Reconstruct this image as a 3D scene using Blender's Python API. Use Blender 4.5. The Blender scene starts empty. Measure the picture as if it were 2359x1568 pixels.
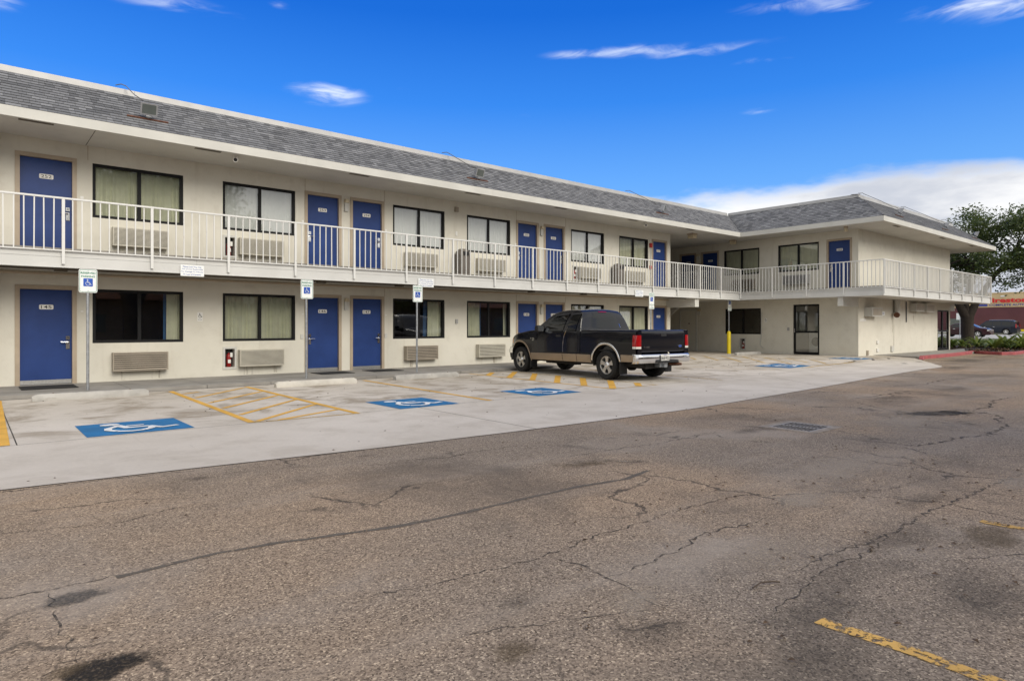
import bpy, bmesh, math, random
from mathutils import Vector, Matrix
random.seed(7)
R = math.radians
SC = bpy.context.scene
COL = SC.collection

# ------------------------------------------------------------------ camera
TH = math.atan2(1761, 1486)              # angle between the long facade and the viewing direction
cam_d = bpy.data.cameras.new('camera')
cam = bpy.data.objects.new('camera', cam_d); COL.objects.link(cam)
cam.location = (0, 0, 1.32)
cam.rotation_euler = (R(90), 0, TH - R(90))
cam_d.sensor_width = 36.0
cam_d.lens = 36.0*1486/2358
cam_d.shift_y = -33/2358
cam_d.clip_start = 0.05; cam_d.clip_end = 3000
SC.camera = cam

# ------------------------------------------------------------------ exposure
SC.view_settings.view_transform = 'Standard'
SC.view_settings.look = 'None'
SC.view_settings.gamma = 1.0
SC.view_settings.exposure = 0.80
SC.view_settings.use_curve_mapping = False
SC.render.engine = 'CYCLES'
SC.cycles.max_bounces = 6; SC.cycles.diffuse_bounces = 3; SC.cycles.glossy_bounces = 3; SC.cycles.transmission_bounces = 2; SC.cycles.transparent_max_bounces = 24
SC.cycles.caustics_reflective = False; SC.cycles.caustics_refractive = False

# ------------------------------------------------------------------ sun and sky
SUN_AZ = R(-88)      # compass angle of the sun in the x/y plane (behind the camera, to the right)
SUN_EL = R(31)
sd = bpy.data.lights.new('sun', 'SUN'); sd.energy = 1.5; sd.angle = R(34); sd.color = (1.0, 0.93, 0.82)
so = bpy.data.objects.new('sun', sd); COL.objects.link(so)
sdir = Vector((math.cos(SUN_EL)*math.cos(SUN_AZ), math.cos(SUN_EL)*math.sin(SUN_AZ), math.sin(SUN_EL)))
so.rotation_euler = (-sdir).to_track_quat('-Z', 'Y').to_euler()
so.location = (20, -20, 40)

W = bpy.data.worlds.new('World'); SC.world = W; W.use_nodes = True
W.cycles.sampling_method = 'MANUAL'; W.cycles.sample_map_resolution = 512
nt = W.node_tree; N = nt.nodes; LK = nt.links
for n in list(N): N.remove(n)
def nd(t, **k):
    n = N.new(t)
    for a, b in k.items(): setattr(n, a, b)
    return n
def mth(op, a, b=None, c=None, clamp=False):
    n = nd('ShaderNodeMath', operation=op, use_clamp=clamp)
    for i, v in enumerate((a, b, c)):
        if v is None: continue
        if isinstance(v, (int, float)): n.inputs[i].default_value = v
        else: LK.new(v, n.inputs[i])
    return n.outputs[0]
def smooth(v, lo, hi, tlo=0., thi=1.):
    n = nd('ShaderNodeMapRange', interpolation_type='SMOOTHSTEP')
    LK.new(v, n.inputs[0]); n.inputs[1].default_value = lo; n.inputs[2].default_value = hi
    n.inputs[3].default_value = tlo; n.inputs[4].default_value = thi
    return n.outputs[0]
def mixc(f, a, b):
    n = nd('ShaderNodeMix', data_type='RGBA')
    for s, v in ((0, f), (6, a), (7, b)):
        if isinstance(v, (int, float)): n.inputs[s].default_value = v
        elif isinstance(v, tuple): n.inputs[s].default_value = (*v, 1)
        else: LK.new(v, n.inputs[s])
    return n.outputs[2]
sky = nd('ShaderNodeTexSky', sky_type='NISHITA')
sky.sun_disc = False; sky.sun_elevation = SUN_EL
sky.sun_rotation = math.atan2(sdir.x, sdir.y)
sky.air_density = 1.0; sky.dust_density = 0.2; sky.ozone_density = 4.0; sky.altitude = 0
gam = nd('ShaderNodeGamma'); gam.inputs[1].default_value = 1.55
scl = nd('ShaderNodeVectorMath', operation='SCALE'); scl.inputs[3].default_value = 0.15
LK.new(sky.outputs[0], scl.inputs[0]); LK.new(scl.outputs[0], gam.inputs[0])
tint = nd('ShaderNodeMix', data_type='RGBA', blend_type='MULTIPLY'); tint.inputs[0].default_value = 1
LK.new(gam.outputs[0], tint.inputs[6]); tint.inputs[7].default_value = (0.75, 0.98, 1.25, 1)
tc = nd('ShaderNodeTexCoord'); sep = nd('ShaderNodeSeparateXYZ'); LK.new(tc.outputs['Generated'], sep.inputs[0])
hyp = mth('SQRT', mth('ADD', mth('POWER', sep.outputs[0], 2), mth('POWER', sep.outputs[1], 2)))
el = mth('ARCTAN2', sep.outputs[2], hyp)
az = mth('ARCTAN2', sep.outputs[1], sep.outputs[0])
# bank of cloud lying on the horizon all round
cmb = nd('ShaderNodeCombineXYZ'); LK.new(mth('MULTIPLY', sep.outputs[0], 2.6), cmb.inputs[0]); LK.new(mth('MULTIPLY', sep.outputs[1], 2.6), cmb.inputs[1]); LK.new(mth('MULTIPLY', sep.outputs[2], 9), cmb.inputs[2])
nb = nd('ShaderNodeTexNoise'); nb.inputs['Scale'].default_value = 1.6; nb.inputs['Detail'].default_value = 6; nb.inputs['Roughness'].default_value = 0.55
LK.new(cmb.outputs[0], nb.inputs['Vector'])
edge = mth('ADD', el, mth('MULTIPLY', mth('SUBTRACT', nb.outputs[0], 0.5), 0.13))
bank = smooth(edge, 0.214, 0.180)
# thin high streaks and small clouds, in compass directions
nw = nd('ShaderNodeTexNoise'); nw.inputs['Scale'].default_value = 1.0; nw.inputs['Detail'].default_value = 7; nw.inputs['Roughness'].default_value = 0.56; nw.inputs['Distortion'].default_value = 0.6
cw = nd('ShaderNodeCombineXYZ'); LK.new(mth('MULTIPLY', az, 14), cw.inputs[0]); LK.new(mth('MULTIPLY', mth('ADD', el, mth('MULTIPLY', az, 0.06)), 62), cw.inputs[1])
LK.new(cw.outputs[0], nw.inputs['Vector'])
def ell(px, py, rx, ry, power=1.0):
    """a soft elongated cloud; px, py are the tangents of its direction off the axis of the street"""
    a0 = TH - math.atan(px); e0 = math.atan(py/math.sqrt(1+px*px))
    dx = mth('DIVIDE', mth('SUBTRACT', az, a0), rx); dy = mth('DIVIDE', mth('SUBTRACT', el, e0), ry)
    r2 = mth('ADD', mth('POWER', dx, 2), mth('POWER', dy, 2))
    return mth('MULTIPLY', mth('POWER', 2.718, mth('MULTIPLY', r2, -1)), power)
blobs = [(-.287, .359, .046, .0125, 1.45), (.10, .420, .05, .007, .62), (.19, .427, .07, .009, .60), (.30, .426, .10, .009, .52), (.40, .413, .05, .006, .55),
         (.385, .333, .030, .005, .5), (.44, .502, .09, .011, .58), (.51, .497, .04, .010, .62), (.71, .498, .07, .012, .72), (.78, .492, .05, .014, .62),
         (-.55, .505, .09, .012, .65), (-.36, .497, .02, .006, .5), (-.80, .505, .03, .01, .6), (-.17, .365, .02, .006, .25), (.02, .325, .02, .006, .2)]
tot = None
for b in blobs:
    e_ = ell(*b); tot = e_ if tot is None else mth('ADD', tot, e_)
wisp = mth('MULTIPLY', smooth(mth('MULTIPLY', tot, smooth(nw.outputs[0], 0.28, 0.74, 0.22, 1.05)), 0.10, 1.05), 0.82)
# unseen broken cloud deck overhead and behind, added to keep the skylight neutral
no = nd('ShaderNodeTexNoise'); no.inputs['Scale'].default_value = 2.4; no.inputs['Detail'].default_value = 3
LK.new(tc.outputs['Generated'], no.inputs['Vector'])
clear = nd('ShaderNodeVectorMath', operation='DOT_PRODUCT'); LK.new(tc.outputs['Generated'], clear.inputs[0])
cd = Vector((math.cos(TH), math.sin(TH), 0.30)).normalized(); clear.inputs[1].default_value = cd
deck = mth('MULTIPLY', smooth(clear.outputs['Value'], 0.70, 0.30), smooth(no.outputs[0], 0.30, 0.52, 0.35, 1.0))
cshade = smooth(nb.outputs[0], 0.36, 0.66)
ccol = mixc(cshade, (0.50, 0.53, 0.60), (0.86, 0.86, 0.86))
rampn = nd('ShaderNodeValToRGB'); LK.new(mth('DIVIDE', el, 0.8), rampn.inputs[0]); e_ = rampn.color_ramp.elements
for _ in range(3): e_.new(.5)
for i_, (p_, c_) in enumerate(((.10, (.24, .48, .80)), (.27, (.115, .345, .80)), (.41, (.030, .215, .74)), (.56, (.005, .125, .60)), (1., (.004, .095, .48)))): e_[i_].position = p_; e_[i_].color = (*c_, 1)
blue = mixc(0.86, tint.outputs[2], rampn.outputs[0])
colr = mixc(bank, blue, ccol)
colr = mixc(wisp, colr, (0.80, 0.86, 0.94))
colr = mixc(deck, colr, (0.80, 0.80, 0.79))
bg = nd('ShaderNodeBackground'); LK.new(colr, bg.inputs[0]); bg.inputs[1].default_value = 0.71
wo = nd('ShaderNodeOutputWorld'); LK.new(bg.outputs[0], wo.inputs[0])

# ------------------------------------------------------------------ materials
MATS = {}
def S(c): return tuple(((x/255+.055)/1.055)**2.4 if x/255 > .04045 else x/255/12.92 for x in c)
class NT:
    """small helper around one material node tree"""
    def __init__(s, name, rough=.6, metal=0., spec=.5, coat=0.):
        s.m = bpy.data.materials.new(name); s.m.use_nodes = True
        s.t = s.m.node_tree; s.n = s.t.nodes; s.l = s.t.links
        s.b = s.n['Principled BSDF']; s.out = s.n['Material Output']
        s.b.inputs['Roughness'].default_value = rough; s.b.inputs['Metallic'].default_value = metal
        s.b.inputs['Specular IOR Level'].default_value = spec; s.b.inputs['Coat Weight'].default_value = coat
        s.b.inputs['Coat Roughness'].default_value = .03
        MATS[name] = s.m
    def coord(s, kind='Object', sc=(1, 1, 1)):
        t = s.n.new('ShaderNodeTexCoord'); mp = s.n.new('ShaderNodeMapping'); mp.inputs['Scale'].default_value = sc
        s.l.new(t.outputs[kind], mp.inputs[0]); return mp.outputs[0]
    def pos(s, sc=(1, 1, 1)):
        g = s.n.new('ShaderNodeNewGeometry'); mp = s.n.new('ShaderNodeMapping'); mp.inputs['Scale'].default_value = sc
        s.l.new(g.outputs['Position'], mp.inputs[0]); return mp.outputs[0]
    def noise(s, vec, scale, detail=4, rough=.55, dist=0.):
        n = s.n.new('ShaderNodeTexNoise'); n.inputs['Scale'].default_value = scale; n.inputs['Detail'].default_value = detail
        n.inputs['Roughness'].default_value = rough; n.inputs['Distortion'].default_value = dist
        s.l.new(vec, n.inputs['Vector']); return n.outputs[0]
    def vor(s, vec, scale, feature='F1', out=0, rnd=1.):
        n = s.n.new('ShaderNodeTexVoronoi'); n.feature = feature; n.inputs['Scale'].default_value = scale
        n.inputs['Randomness'].default_value = rnd
        s.l.new(vec, n.inputs['Vector']); return n.outputs[out]
    def put(s, sock, v):
        if isinstance(v, (int, float)): sock.default_value = v
        elif isinstance(v, tuple): sock.default_value = (*v, 1) if len(v) == 3 else v
        else: s.l.new(v, sock)
    def rng(s, v, lo, hi, a=0., b=1., smooth=True):
        n = s.n.new('ShaderNodeMapRange'); n.interpolation_type = 'SMOOTHSTEP' if smooth else 'LINEAR'
        s.put(n.inputs[0], v); n.inputs[1].default_value = lo; n.inputs[2].default_value = hi; n.inputs[3].default_value = a; n.inputs[4].default_value = b
        return n.outputs[0]
    def mix(s, f, a, b, mode='MIX'):
        n = s.n.new('ShaderNodeMix'); n.data_type = 'RGBA'; n.blend_type = mode
        s.put(n.inputs[0], f); s.put(n.inputs[6], a); s.put(n.inputs[7], b); return n.outputs[2]
    def math(s, op, a, b=0.):
        n = s.n.new('ShaderNodeMath'); n.operation = op; s.put(n.inputs[0], a); s.put(n.inputs[1], b); return n.outputs[0]
    def sep(s, vec):
        n = s.n.new('ShaderNodeSeparateXYZ'); s.l.new(vec, n.inputs[0]); return n.outputs
    def ramp(s, v, stops):
        n = s.n.new('ShaderNodeValToRGB'); s.put(n.inputs[0], v); e = n.color_ramp.elements
        while len(e) < len(stops): e.new(.5)
        for i, (p, c) in enumerate(stops): e[i].position = p; e[i].color = (*c, 1)
        return n.outputs[0]
    def attr(s, name):
        n = s.n.new('ShaderNodeAttribute'); n.attribute_name = name; return n.outputs['Fac']
    def rnd(s):
        return s.n.new('ShaderNodeObjectInfo').outputs['Random']
    def base(s, v): s.put(s.b.inputs['Base Color'], v); return s
    def rough(s, v): s.put(s.b.inputs['Roughness'], v); return s
    def bump(s, h, strength=.3, dist=.01):
        n = s.n.new('ShaderNodeBump'); n.inputs['Strength'].default_value = strength; n.inputs['Distance'].default_value = dist
        s.put(n.inputs['Height'], h); s.l.new(n.outputs[0], s.b.inputs['Normal']); return s
    def alpha(s, fac):
        """leave the surface only where fac is 1"""
        tr = s.n.new('ShaderNodeBsdfTransparent'); mx = s.n.new('ShaderNodeMixShader')
        s.put(mx.inputs[0], fac); s.l.new(tr.outputs[0], mx.inputs[1]); s.l.new(s.b.outputs[0], mx.inputs[2]); s.l.new(mx.outputs[0], s.out.inputs[0]); return s

def plain(name, col, rough=.6, metal=0., spec=.5, coat=0., var=.10, scale=3., bump=0., bscale=60, dirt=None):
    t = NT(name, rough, metal, spec, coat)
    v = t.pos(); nz = t.noise(v, scale, 5)
    c = t.mix(t.rng(nz, .3, .7), tuple(x*(1-var) for x in col), tuple(min(1, x*(1+var)) for x in col))
    if dirt:
        c = t.mix(t.rng(t.noise(v, scale*2.3, 7, .65), .56, .78, 0, .55), c, dirt)
    t.base(c)
    if bump: t.bump(t.noise(v, bscale, 4), bump, .004)
    return t.m

# walls
t = NT('stucco', .88, spec=.25)
v = t.pos(); big = t.noise(v, .55, 5); mid = t.noise(v, 3.1, 6, .62)
c = t.mix(t.rng(big, .3, .7), (.635, .610, .528), (.700, .675, .592))
c = t.mix(t.rng(mid, .48, .78, 0, .42), c, (.53, .495, .42))
drip = t.noise(t.pos((4.5, 4.5, .28)), 1.0, 6, .6)
c = t.mix(t.rng(drip, .56, .78, 0, .36), c, (.46, .415, .335))
t.base(c); t.bump(t.math('ADD', t.noise(v, 150, 4, .7), t.math('MULTIPLY', t.noise(v, 30, 3), .7)), .35, .006)
t = NT('white_trim', .55)
v = t.pos(); c = t.mix(t.rng(t.noise(v, 1.3, 6), .35, .7), (.56, .56, .54), (.625, .625, .605))
c = t.mix(t.rng(t.noise(t.pos((1.2, 1.2, 9)), 4, 7, .7), .60, .78, 0, .5), c, (.46, .43, .37)); t.base(c); t.bump(t.noise(v, 40, 4), .12, .004)
t = NT('cream_trim', .6)
v = t.pos(); c = t.mix(t.rng(t.noise(v, 1.1, 6), .35, .7), (.52, .513, .475), (.59, .583, .54))
c = t.mix(t.rng(t.noise(t.pos((1, 1, 5)), 4, 7, .7), .60, .80, 0, .55), c, (.34, .30, .24)); t.base(c); t.bump(t.noise(v, 40, 4), .15, .004)
t = NT('rail_paint', .42)
v = t.pos(); c = t.mix(t.rng(t.noise(v, 5, 6, .65), .60, .78, 0, .55), (.67, .67, .65), (.45, .36, .27)); t.base(c)
plain('soffit', (.585, .57, .53), .8, var=.06, scale=.8, bump=.1, dirt=(.42, .39, .33))
plain('metal_cap', (.40, .395, .385), .5, .2, var=.08, scale=2)
plain('tan_casing', (.40, .325, .24), .5, var=.08)
t = NT('door_blue', .42, spec=.28)
v = t.pos(); c = t.mix(t.rng(t.noise(v, 1.6, 5), .3, .7), (.015, .040, .158), (.020, .052, .200)); c = t.mix(t.rng(t.noise(v, 9, 7, .7), .66, .8, 0, .25), c, (.07, .09, .2)); t.base(c); t.bump(t.noise(v, 120, 3), .06, .003)
plain('plate_white', (.76, .75, .71), .4, var=.04)
plain('print_black', (.012, .012, .013), .5, var=0)
plain('chrome', (.78, .78, .78), .14, 1.0, var=.04)
plain('brushed_steel', (.58, .58, .57), .35, 1.0, var=.08, scale=20)
plain('galvanised', (.42, .44, .46), .42, .85, var=.14, scale=14)
plain('black_frame', (.007, .007, .008), .6, spec=.25, var=.2)
plain('rubber_black', (.012, .012, .012), .9, var=.3, scale=40, bump=.3)
plain('ac_cream', (.52, .49, .41), .5, var=.06, dirt=(.36, .32, .25))
plain('ac_tan', (.34, .295, .235), .5, var=.08, dirt=(.22, .19, .15))
plain('ac_grey', (.36, .355, .345), .5, var=.08)
plain('ac_inside', (.10, .09, .078), .8, var=.2)
plain('curtain_green', (.80, .80, .60), .85, var=.06, scale=4)
plain('curtain_white', (.97, .98, .95), .85, var=.03, scale=4)
plain('curtain_blue', (.05, .14, .30), .85, var=.1)
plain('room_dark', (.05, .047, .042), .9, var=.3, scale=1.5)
plain('bin_brown', (.150, .132, .115), .55, var=.1, bump=.25, bscale=160)
plain('ext_red', (.26, .012, .012), .3, var=.1)
plain('sign_white', (.82, .84, .83), .35, var=.03, scale=8)
plain('sign_green', (.006, .19, .11), .4, var=.1)
plain('sign_blue', (.008, .075, .42), .4, var=.05)
plain('text_blue', (.09, .15, .42), .5, var=.05)
plain('yellow_post', (.80, .62, .010), .45, var=.08)
plain('rust', (.13, .055, .03), .85, var=.4, scale=25, bump=.3)
plain('lamp_grey', (.34, .345, .36), .45, .4, var=.12)
plain('lamp_glass', (.10, .115, .11), .12, var=.1)
plain('cable_grey', (.12, .12, .125), .6, var=.1)
plain('lamp_cream', (.56, .48, .33), .45, var=.06)
plain('soffit_vent', (.10, .085, .065), .8, var=.2)
plain('alarm_red', (.40, .02, .015), .4, var=.05)
plain('leaf_litter', (.085, .052, .028), .9, var=.4, scale=60)
plain('kerb_red', (.33, .075, .080), .75, var=.25, scale=6, dirt=(.30, .25, .22), bump=.3)
plain('soil', (.055, .036, .022), .95, var=.4, scale=14, bump=.6, bscale=40)
plain('maroon_wall', (.105, .035, .042), .8, var=.08, scale=.6, bump=.2, bscale=8)
plain('tan_wall', (.60, .46, .26), .8, var=.07, scale=.5)
plain('brown_wall', (.20, .15, .105), .8, var=.1)
plain('roof_brown', (.30, .13, .075), .8, var=.1)
plain('letter_red', (.62, .012, .015), .4, var=.03)
plain('letter_blue', (.03, .05, .28), .4, var=.03)
plain('car_maroon', (.028, .005, .008), .25, .0, spec=.3, coat=.3, var=.05)
plain('car_navy', (.007, .011, .022), .25, .0, spec=.3, coat=.3, var=.05)
plain('car_black', (.0035, .004, .0075), .22, .0, spec=.32, coat=.45, var=.15)
plain('car_beige', (.30, .232, .162), .30, .25, coat=.5, var=.08, scale=1.4, dirt=(.22, .17, .12))
plain('trim_black', (.012, .012, .013), .6, var=.2)
plain('tyre', (.013, .013, .013), .85, var=.25, scale=20, bump=.2)
plain('alloy', (.60, .585, .55), .32, .8, var=.08)
plain('alloy_dark', (.03, .03, .03), .6, .2, var=.1)
plain('lens_red', (.35, .006, .008), .12, coat=.7, var=.12, scale=9)
plain('lens_white', (.75, .72, .66), .12, coat=.6, var=.08)
plain('lens_amber', (.70, .24, .05), .15, coat=.6, var=.05)
plain('undercarriage', (.018, .016, .014), .9, var=.3)
plain('twig', (.07, .05, .035), .9, var=.3)
t = NT('car_glass', .03, spec=.55); t.base((.004, .005, .006))
t = NT('shingle', .92, spec=.2)
v = t.pos(); tn = t.attr('tint')
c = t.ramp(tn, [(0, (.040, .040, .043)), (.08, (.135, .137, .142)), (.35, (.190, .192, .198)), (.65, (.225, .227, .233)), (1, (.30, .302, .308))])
c = t.mix(t.rng(t.noise(v, 240, 3, .7), .3, .7, 0, .7), c, t.mix(.5, c, (.03, .03, .033)))
c = t.mix(t.rng(t.noise(v, .9, 5), .55, .78, 0, .25), c, (.135, .130, .120))
t.base(c); t.bump(t.noise(v, 300, 3), .5, .004)
plain('shingle_base', (.02, .02, .022), .95, var=.2)

# window glass: clear, with the mirror share of real glass
t = NT('glass', .0)
gl = t.n.new('ShaderNodeBsdfGlossy'); gl.inputs['Roughness'].default_value = .015
tr = t.n.new('ShaderNodeBsdfTransparent'); tr.inputs[0].default_value = (.97, .99, .975, 1)
fr = t.n.new('ShaderNodeFresnel'); fr.inputs[0].default_value = 1.55
mx = t.n.new('ShaderNodeMixShader'); t.l.new(t.math('MULTIPLY', fr.outputs[0], 3.6), mx.inputs[0]); t.l.new(tr.outputs[0], mx.inputs[1]); t.l.new(gl.outputs[0], mx.inputs[2]); t.l.new(mx.outputs[0], t.out.inputs[0])

# asphalt: worn surface with bare aggregate
def asphalt(name, tone=1., brown=1.):
    t = NT(name, .92, spec=.22)
    v = t.pos()
    wv = t.n.new('ShaderNodeVectorMath'); wv.operation = 'ADD'
    nz = t.n.new('ShaderNodeTexNoise'); nz.inputs['Scale'].default_value = 90; nz.inputs['Detail'].default_value = 2; t.l.new(v, nz.inputs['Vector'])
    sc_ = t.n.new('ShaderNodeVectorMath'); sc_.operation = 'SCALE'; sc_.inputs[3].default_value = .012
    t.l.new(nz.outputs[1], sc_.inputs[0]); t.l.new(v, wv.inputs[0]); t.l.new(sc_.outputs[0], wv.inputs[1])
    cell = t.n.new('ShaderNodeTexVoronoi'); cell.inputs['Scale'].default_value = 125; t.l.new(wv.outputs[0], cell.inputs['Vector'])
    cs = t.n.new('ShaderNodeSeparateColor'); t.l.new(cell.outputs['Color'], cs.inputs[0])
    stone = t.ramp(cs.outputs[0], [(0, (.075, .062, .050)), (.22, (.165, .138, .112)), (.60, (.250, .212, .172)), (.90, (.310, .265, .215)), (1, (.52, .455, .36))])
    lane = t.noise(t.pos((.30, 1.5, 1)), .8, 5, .6, .4); big = t.noise(v, .33, 6, .62, .3); med = t.noise(v, 1.5, 7, .68, .5); fine = t.noise(v, 11, 5, .7)
    warm = t.rng(t.noise(v, .24, 4, .5), .38, .64)
    c = t.mix(1., stone, t.mix(warm, (.92*tone, .87*tone, .81*tone), (1.28*tone, 1.10*tone, .90*tone)), 'MULTIPLY')
    c = t.mix(t.rng(lane, .50, .66, 0, .50), c, t.mix(.5, c, (.36*tone, .305*tone, .245*tone)))    # polished, dusty lanes
    c = t.mix(t.rng(big, .50, .70, 0, .75), c, (.315*tone, .268*tone, .218*tone))                  # fines washed over the stone
    c = t.mix(t.rng(big, .47, .30, 0, .60), c, (.095, .078, .061))                                 # bare, dark binder
    c = t.mix(t.rng(med, .55, .78, 0, .62), c, (.082, .070, .058))
    c = t.mix(t.rng(fine, .66, .80, 0, .5), c, (.055, .047, .039))
    dv = t.n.new('ShaderNodeVectorMath'); dv.operation = 'ADD'
    n2 = t.n.new('ShaderNodeTexNoise'); n2.inputs['Scale'].default_value = 1.9; n2.inputs['Detail'].default_value = 6; t.l.new(v, n2.inputs['Vector'])
    s2 = t.n.new('ShaderNodeVectorMath'); s2.operation = 'SCALE'; s2.inputs[3].default_value = .8
    t.l.new(n2.outputs[1], s2.inputs[0]); t.l.new(v, dv.inputs[0]); t.l.new(s2.outputs[0], dv.inputs[1])
    ed = t.vor(dv.outputs[0], .8, 'DISTANCE_TO_EDGE')
    ck = t.math('MULTIPLY', t.rng(ed, .004, .018, .75, 0), t.rng(t.noise(v, .5, 3), .50, .60))
    c = t.mix(ck, c, (.045, .038, .031))
    t.base(c); t.bump(t.math('MULTIPLY', cs.outputs[0], 1.), .6, .005)
    return t.m
asphalt('asphalt', 1.14)
asphalt('asphalt_street', 1.15)

t = NT('concrete', .88, spec=.3)
v = t.pos(); big = t.noise(v, .28, 6, .6); med = t.noise(v, 1.2, 7, .65, .5); fine = t.noise(v, 26, 5, .7)
xs = t.sep(t.pos())
c = t.mix(t.rng(big, .3, .7), (.52, .465, .390), (.645, .585, .505))
c = t.mix(t.rng(fine, .3, .75, 0, .22), c, (.36, .335, .295))
# the bays are more worn and browner than the drive strip
bay = t.rng(xs[1], 8.7, 10.2)
st = t.math('MULTIPLY', t.rng(med, .44, .66), t.math('ADD', t.math('MULTIPLY', bay, .58), .26))
c = t.mix(st, c, (.285, .235, .172))
sp = t.noise(t.pos((1, 2.2, 1)), 5.5, 5, .6)
c = t.mix(t.math('MULTIPLY', t.rng(sp, .63, .72), t.math('ADD', t.math('MULTIPLY', bay, .5), .18)), c, (.11, .095, .078))
sk = t.noise(t.pos((7, .5, 1)), 1.1, 5, .6, 1.2)
c = t.mix(t.rng(sk, .64, .76, 0, .24), c, (.27, .25, .225))
t.base(c); t.bump(t.math('ADD', fine, t.noise(v, 140, 3)), .22, .004)
plain('street_concrete', (.46, .44, .40), .9, var=.12, scale=.4)
plain('concrete_walk', (.285, .268, .242), .9, var=.16, scale=1.6, bump=.25, bscale=90, dirt=(.19, .17, .145))
plain('concrete_stop', (.55, .52, .46), .88, var=.12, scale=3, bump=.5, bscale=50, dirt=(.26, .21, .15))
plain('concrete_stop_grey', (.40, .385, .355), .88, var=.16, scale=3, bump=.5, bscale=50, dirt=(.20, .17, .135))
plain('drain_collar', (.27, .225, .175), .9, var=.25, scale=7, bump=.4, dirt=(.12, .10, .08))
plain('drain_iron', (.30, .275, .24), .7, .2, var=.2, scale=18)
plain('pit_black', (.006, .005, .005), 1., spec=0., var=.2)
plain('joint_dark', (.085, .075, .062), .95, var=.3, scale=9)
def paint(name, col, lo, hi, scale=7., dark=.6):
    t = NT(name, .7); v = t.pos(); w = t.noise(v, scale, 8, .72)
    c = t.mix(t.rng(t.noise(v, 2.2, 5), .3, .7), tuple(x*.82 for x in col), tuple(min(1, x*1.08) for x in col)); t.base(t.mix(t.rng(t.noise(v, 30, 4), .5, .8, 0, .35), c, tuple(x*dark for x in col)))
    t.alpha(t.rng(w, lo, hi)); return t.m
paint('paint_yellow', (.72, .40, .060), .22, .30)
paint('paint_yellow_faint', (.60, .40, .14), .40, .52, 9)
paint('paint_yellow_worn', (.64, .38, .09), .43, .52, 20)
paint('paint_blue', (.010, .155, .36), .16, .26)
paint('paint_white', (.78, .78, .76), .20, .28)
t = NT('tar', .85, spec=.15); v = t.pos(); t.base(t.mix(t.noise(v, 12, 5), (.105, .088, .070), (.175, .150, .122))); t.bump(t.noise(v, 60, 3), .2, .004); t.alpha(t.rng(t.noise(v, 18, 7, .75), .36, .48, 0, .95))
t = NT('crack', .95); v = t.pos(); t.base((.050, .043, .036)); t.alpha(t.rng(t.noise(v, 14, 8, .8), .38, .60, 0, .82))
def stain(name, col, strength, edge=.5, scale=5.):
    t = NT(name, .9, spec=.2); v = t.coord('Object'); r = t.n.new('ShaderNodeVectorMath'); r.operation = 'LENGTH'; t.l.new(v, r.inputs[0])
    p = t.pos(); nz = t.noise(p, scale, 6, .65); t.base(t.mix(t.noise(p, 70, 4, .7), tuple(x*.45 for x in col), tuple(x*1.5 for x in col)))
    f = t.math('ADD', r.outputs['Value'], t.math('MULTIPLY', t.math('SUBTRACT', nz, .5), 2.2))
    t.alpha(t.math('MULTIPLY', t.rng(f, edge, 1.0, strength, 0), t.rng(t.noise(p, 55, 4, .7), .25, .62, .35, 1.))); return t.m
stain('stain_dark', (.026, .023, .019), .92, .55)
stain('stain_soft', (.090, .078, .065), .42, -.2, 2.4)
stain('stain_brown', (.135, .098, .056), .55, .1)
stain('stain_pale', (.43, .36, .28), .62, -.1, 2.6)
stain('stain_grey', (.075, .073, .070), .60, .45)
t = NT('drip', .9, spec=.2); v = t.pos((9, 9, .6)); t.base((.30, .24, .16)); t.alpha(t.rng(t.noise(v, 2.4, 5, .6), .46, .72, 0, .55))
t = NT('grass', .9, spec=.2); v = t.pos(); t.base(t.mix(t.rng(t.noise(v, 2.5, 6), .35, .7), (.085, .115, .030), (.19, .20, .065)))
t = NT('bark', .95, spec=.15); v = t.pos((6, 6, 1.2)); t.base(t.mix(t.noise(v, 3, 7, .7), (.028, .022, .018), (.085, .070, .058))); t.bump(t.noise(v, 5, 6, .7), .9, .03)
def foliage(name, a, b, trans=.35):
    t = NT(name, .5, spec=.4); rr = t.attr('tint'); c = t.mix(rr, a, b); t.base(c)
    tl = t.n.new('ShaderNodeBsdfTranslucent'); t.put(tl.inputs[0], t.mix(.5, c, (.16, .20, .03))); mx = t.n.new('ShaderNodeMixShader'); mx.inputs[0].default_value = trans
    t.l.new(t.b.outputs[0], mx.inputs[1]); t.l.new(tl.outputs[0], mx.inputs[2]); t.l.new(mx.outputs[0], t.out.inputs[0]); return t.m
foliage('oak_leaf', (.020, .045, .016), (.13, .165, .062), .45)
foliage('strap_leaf', (.07, .125, .024), (.26, .29, .065), .4)
M = MATS
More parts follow.
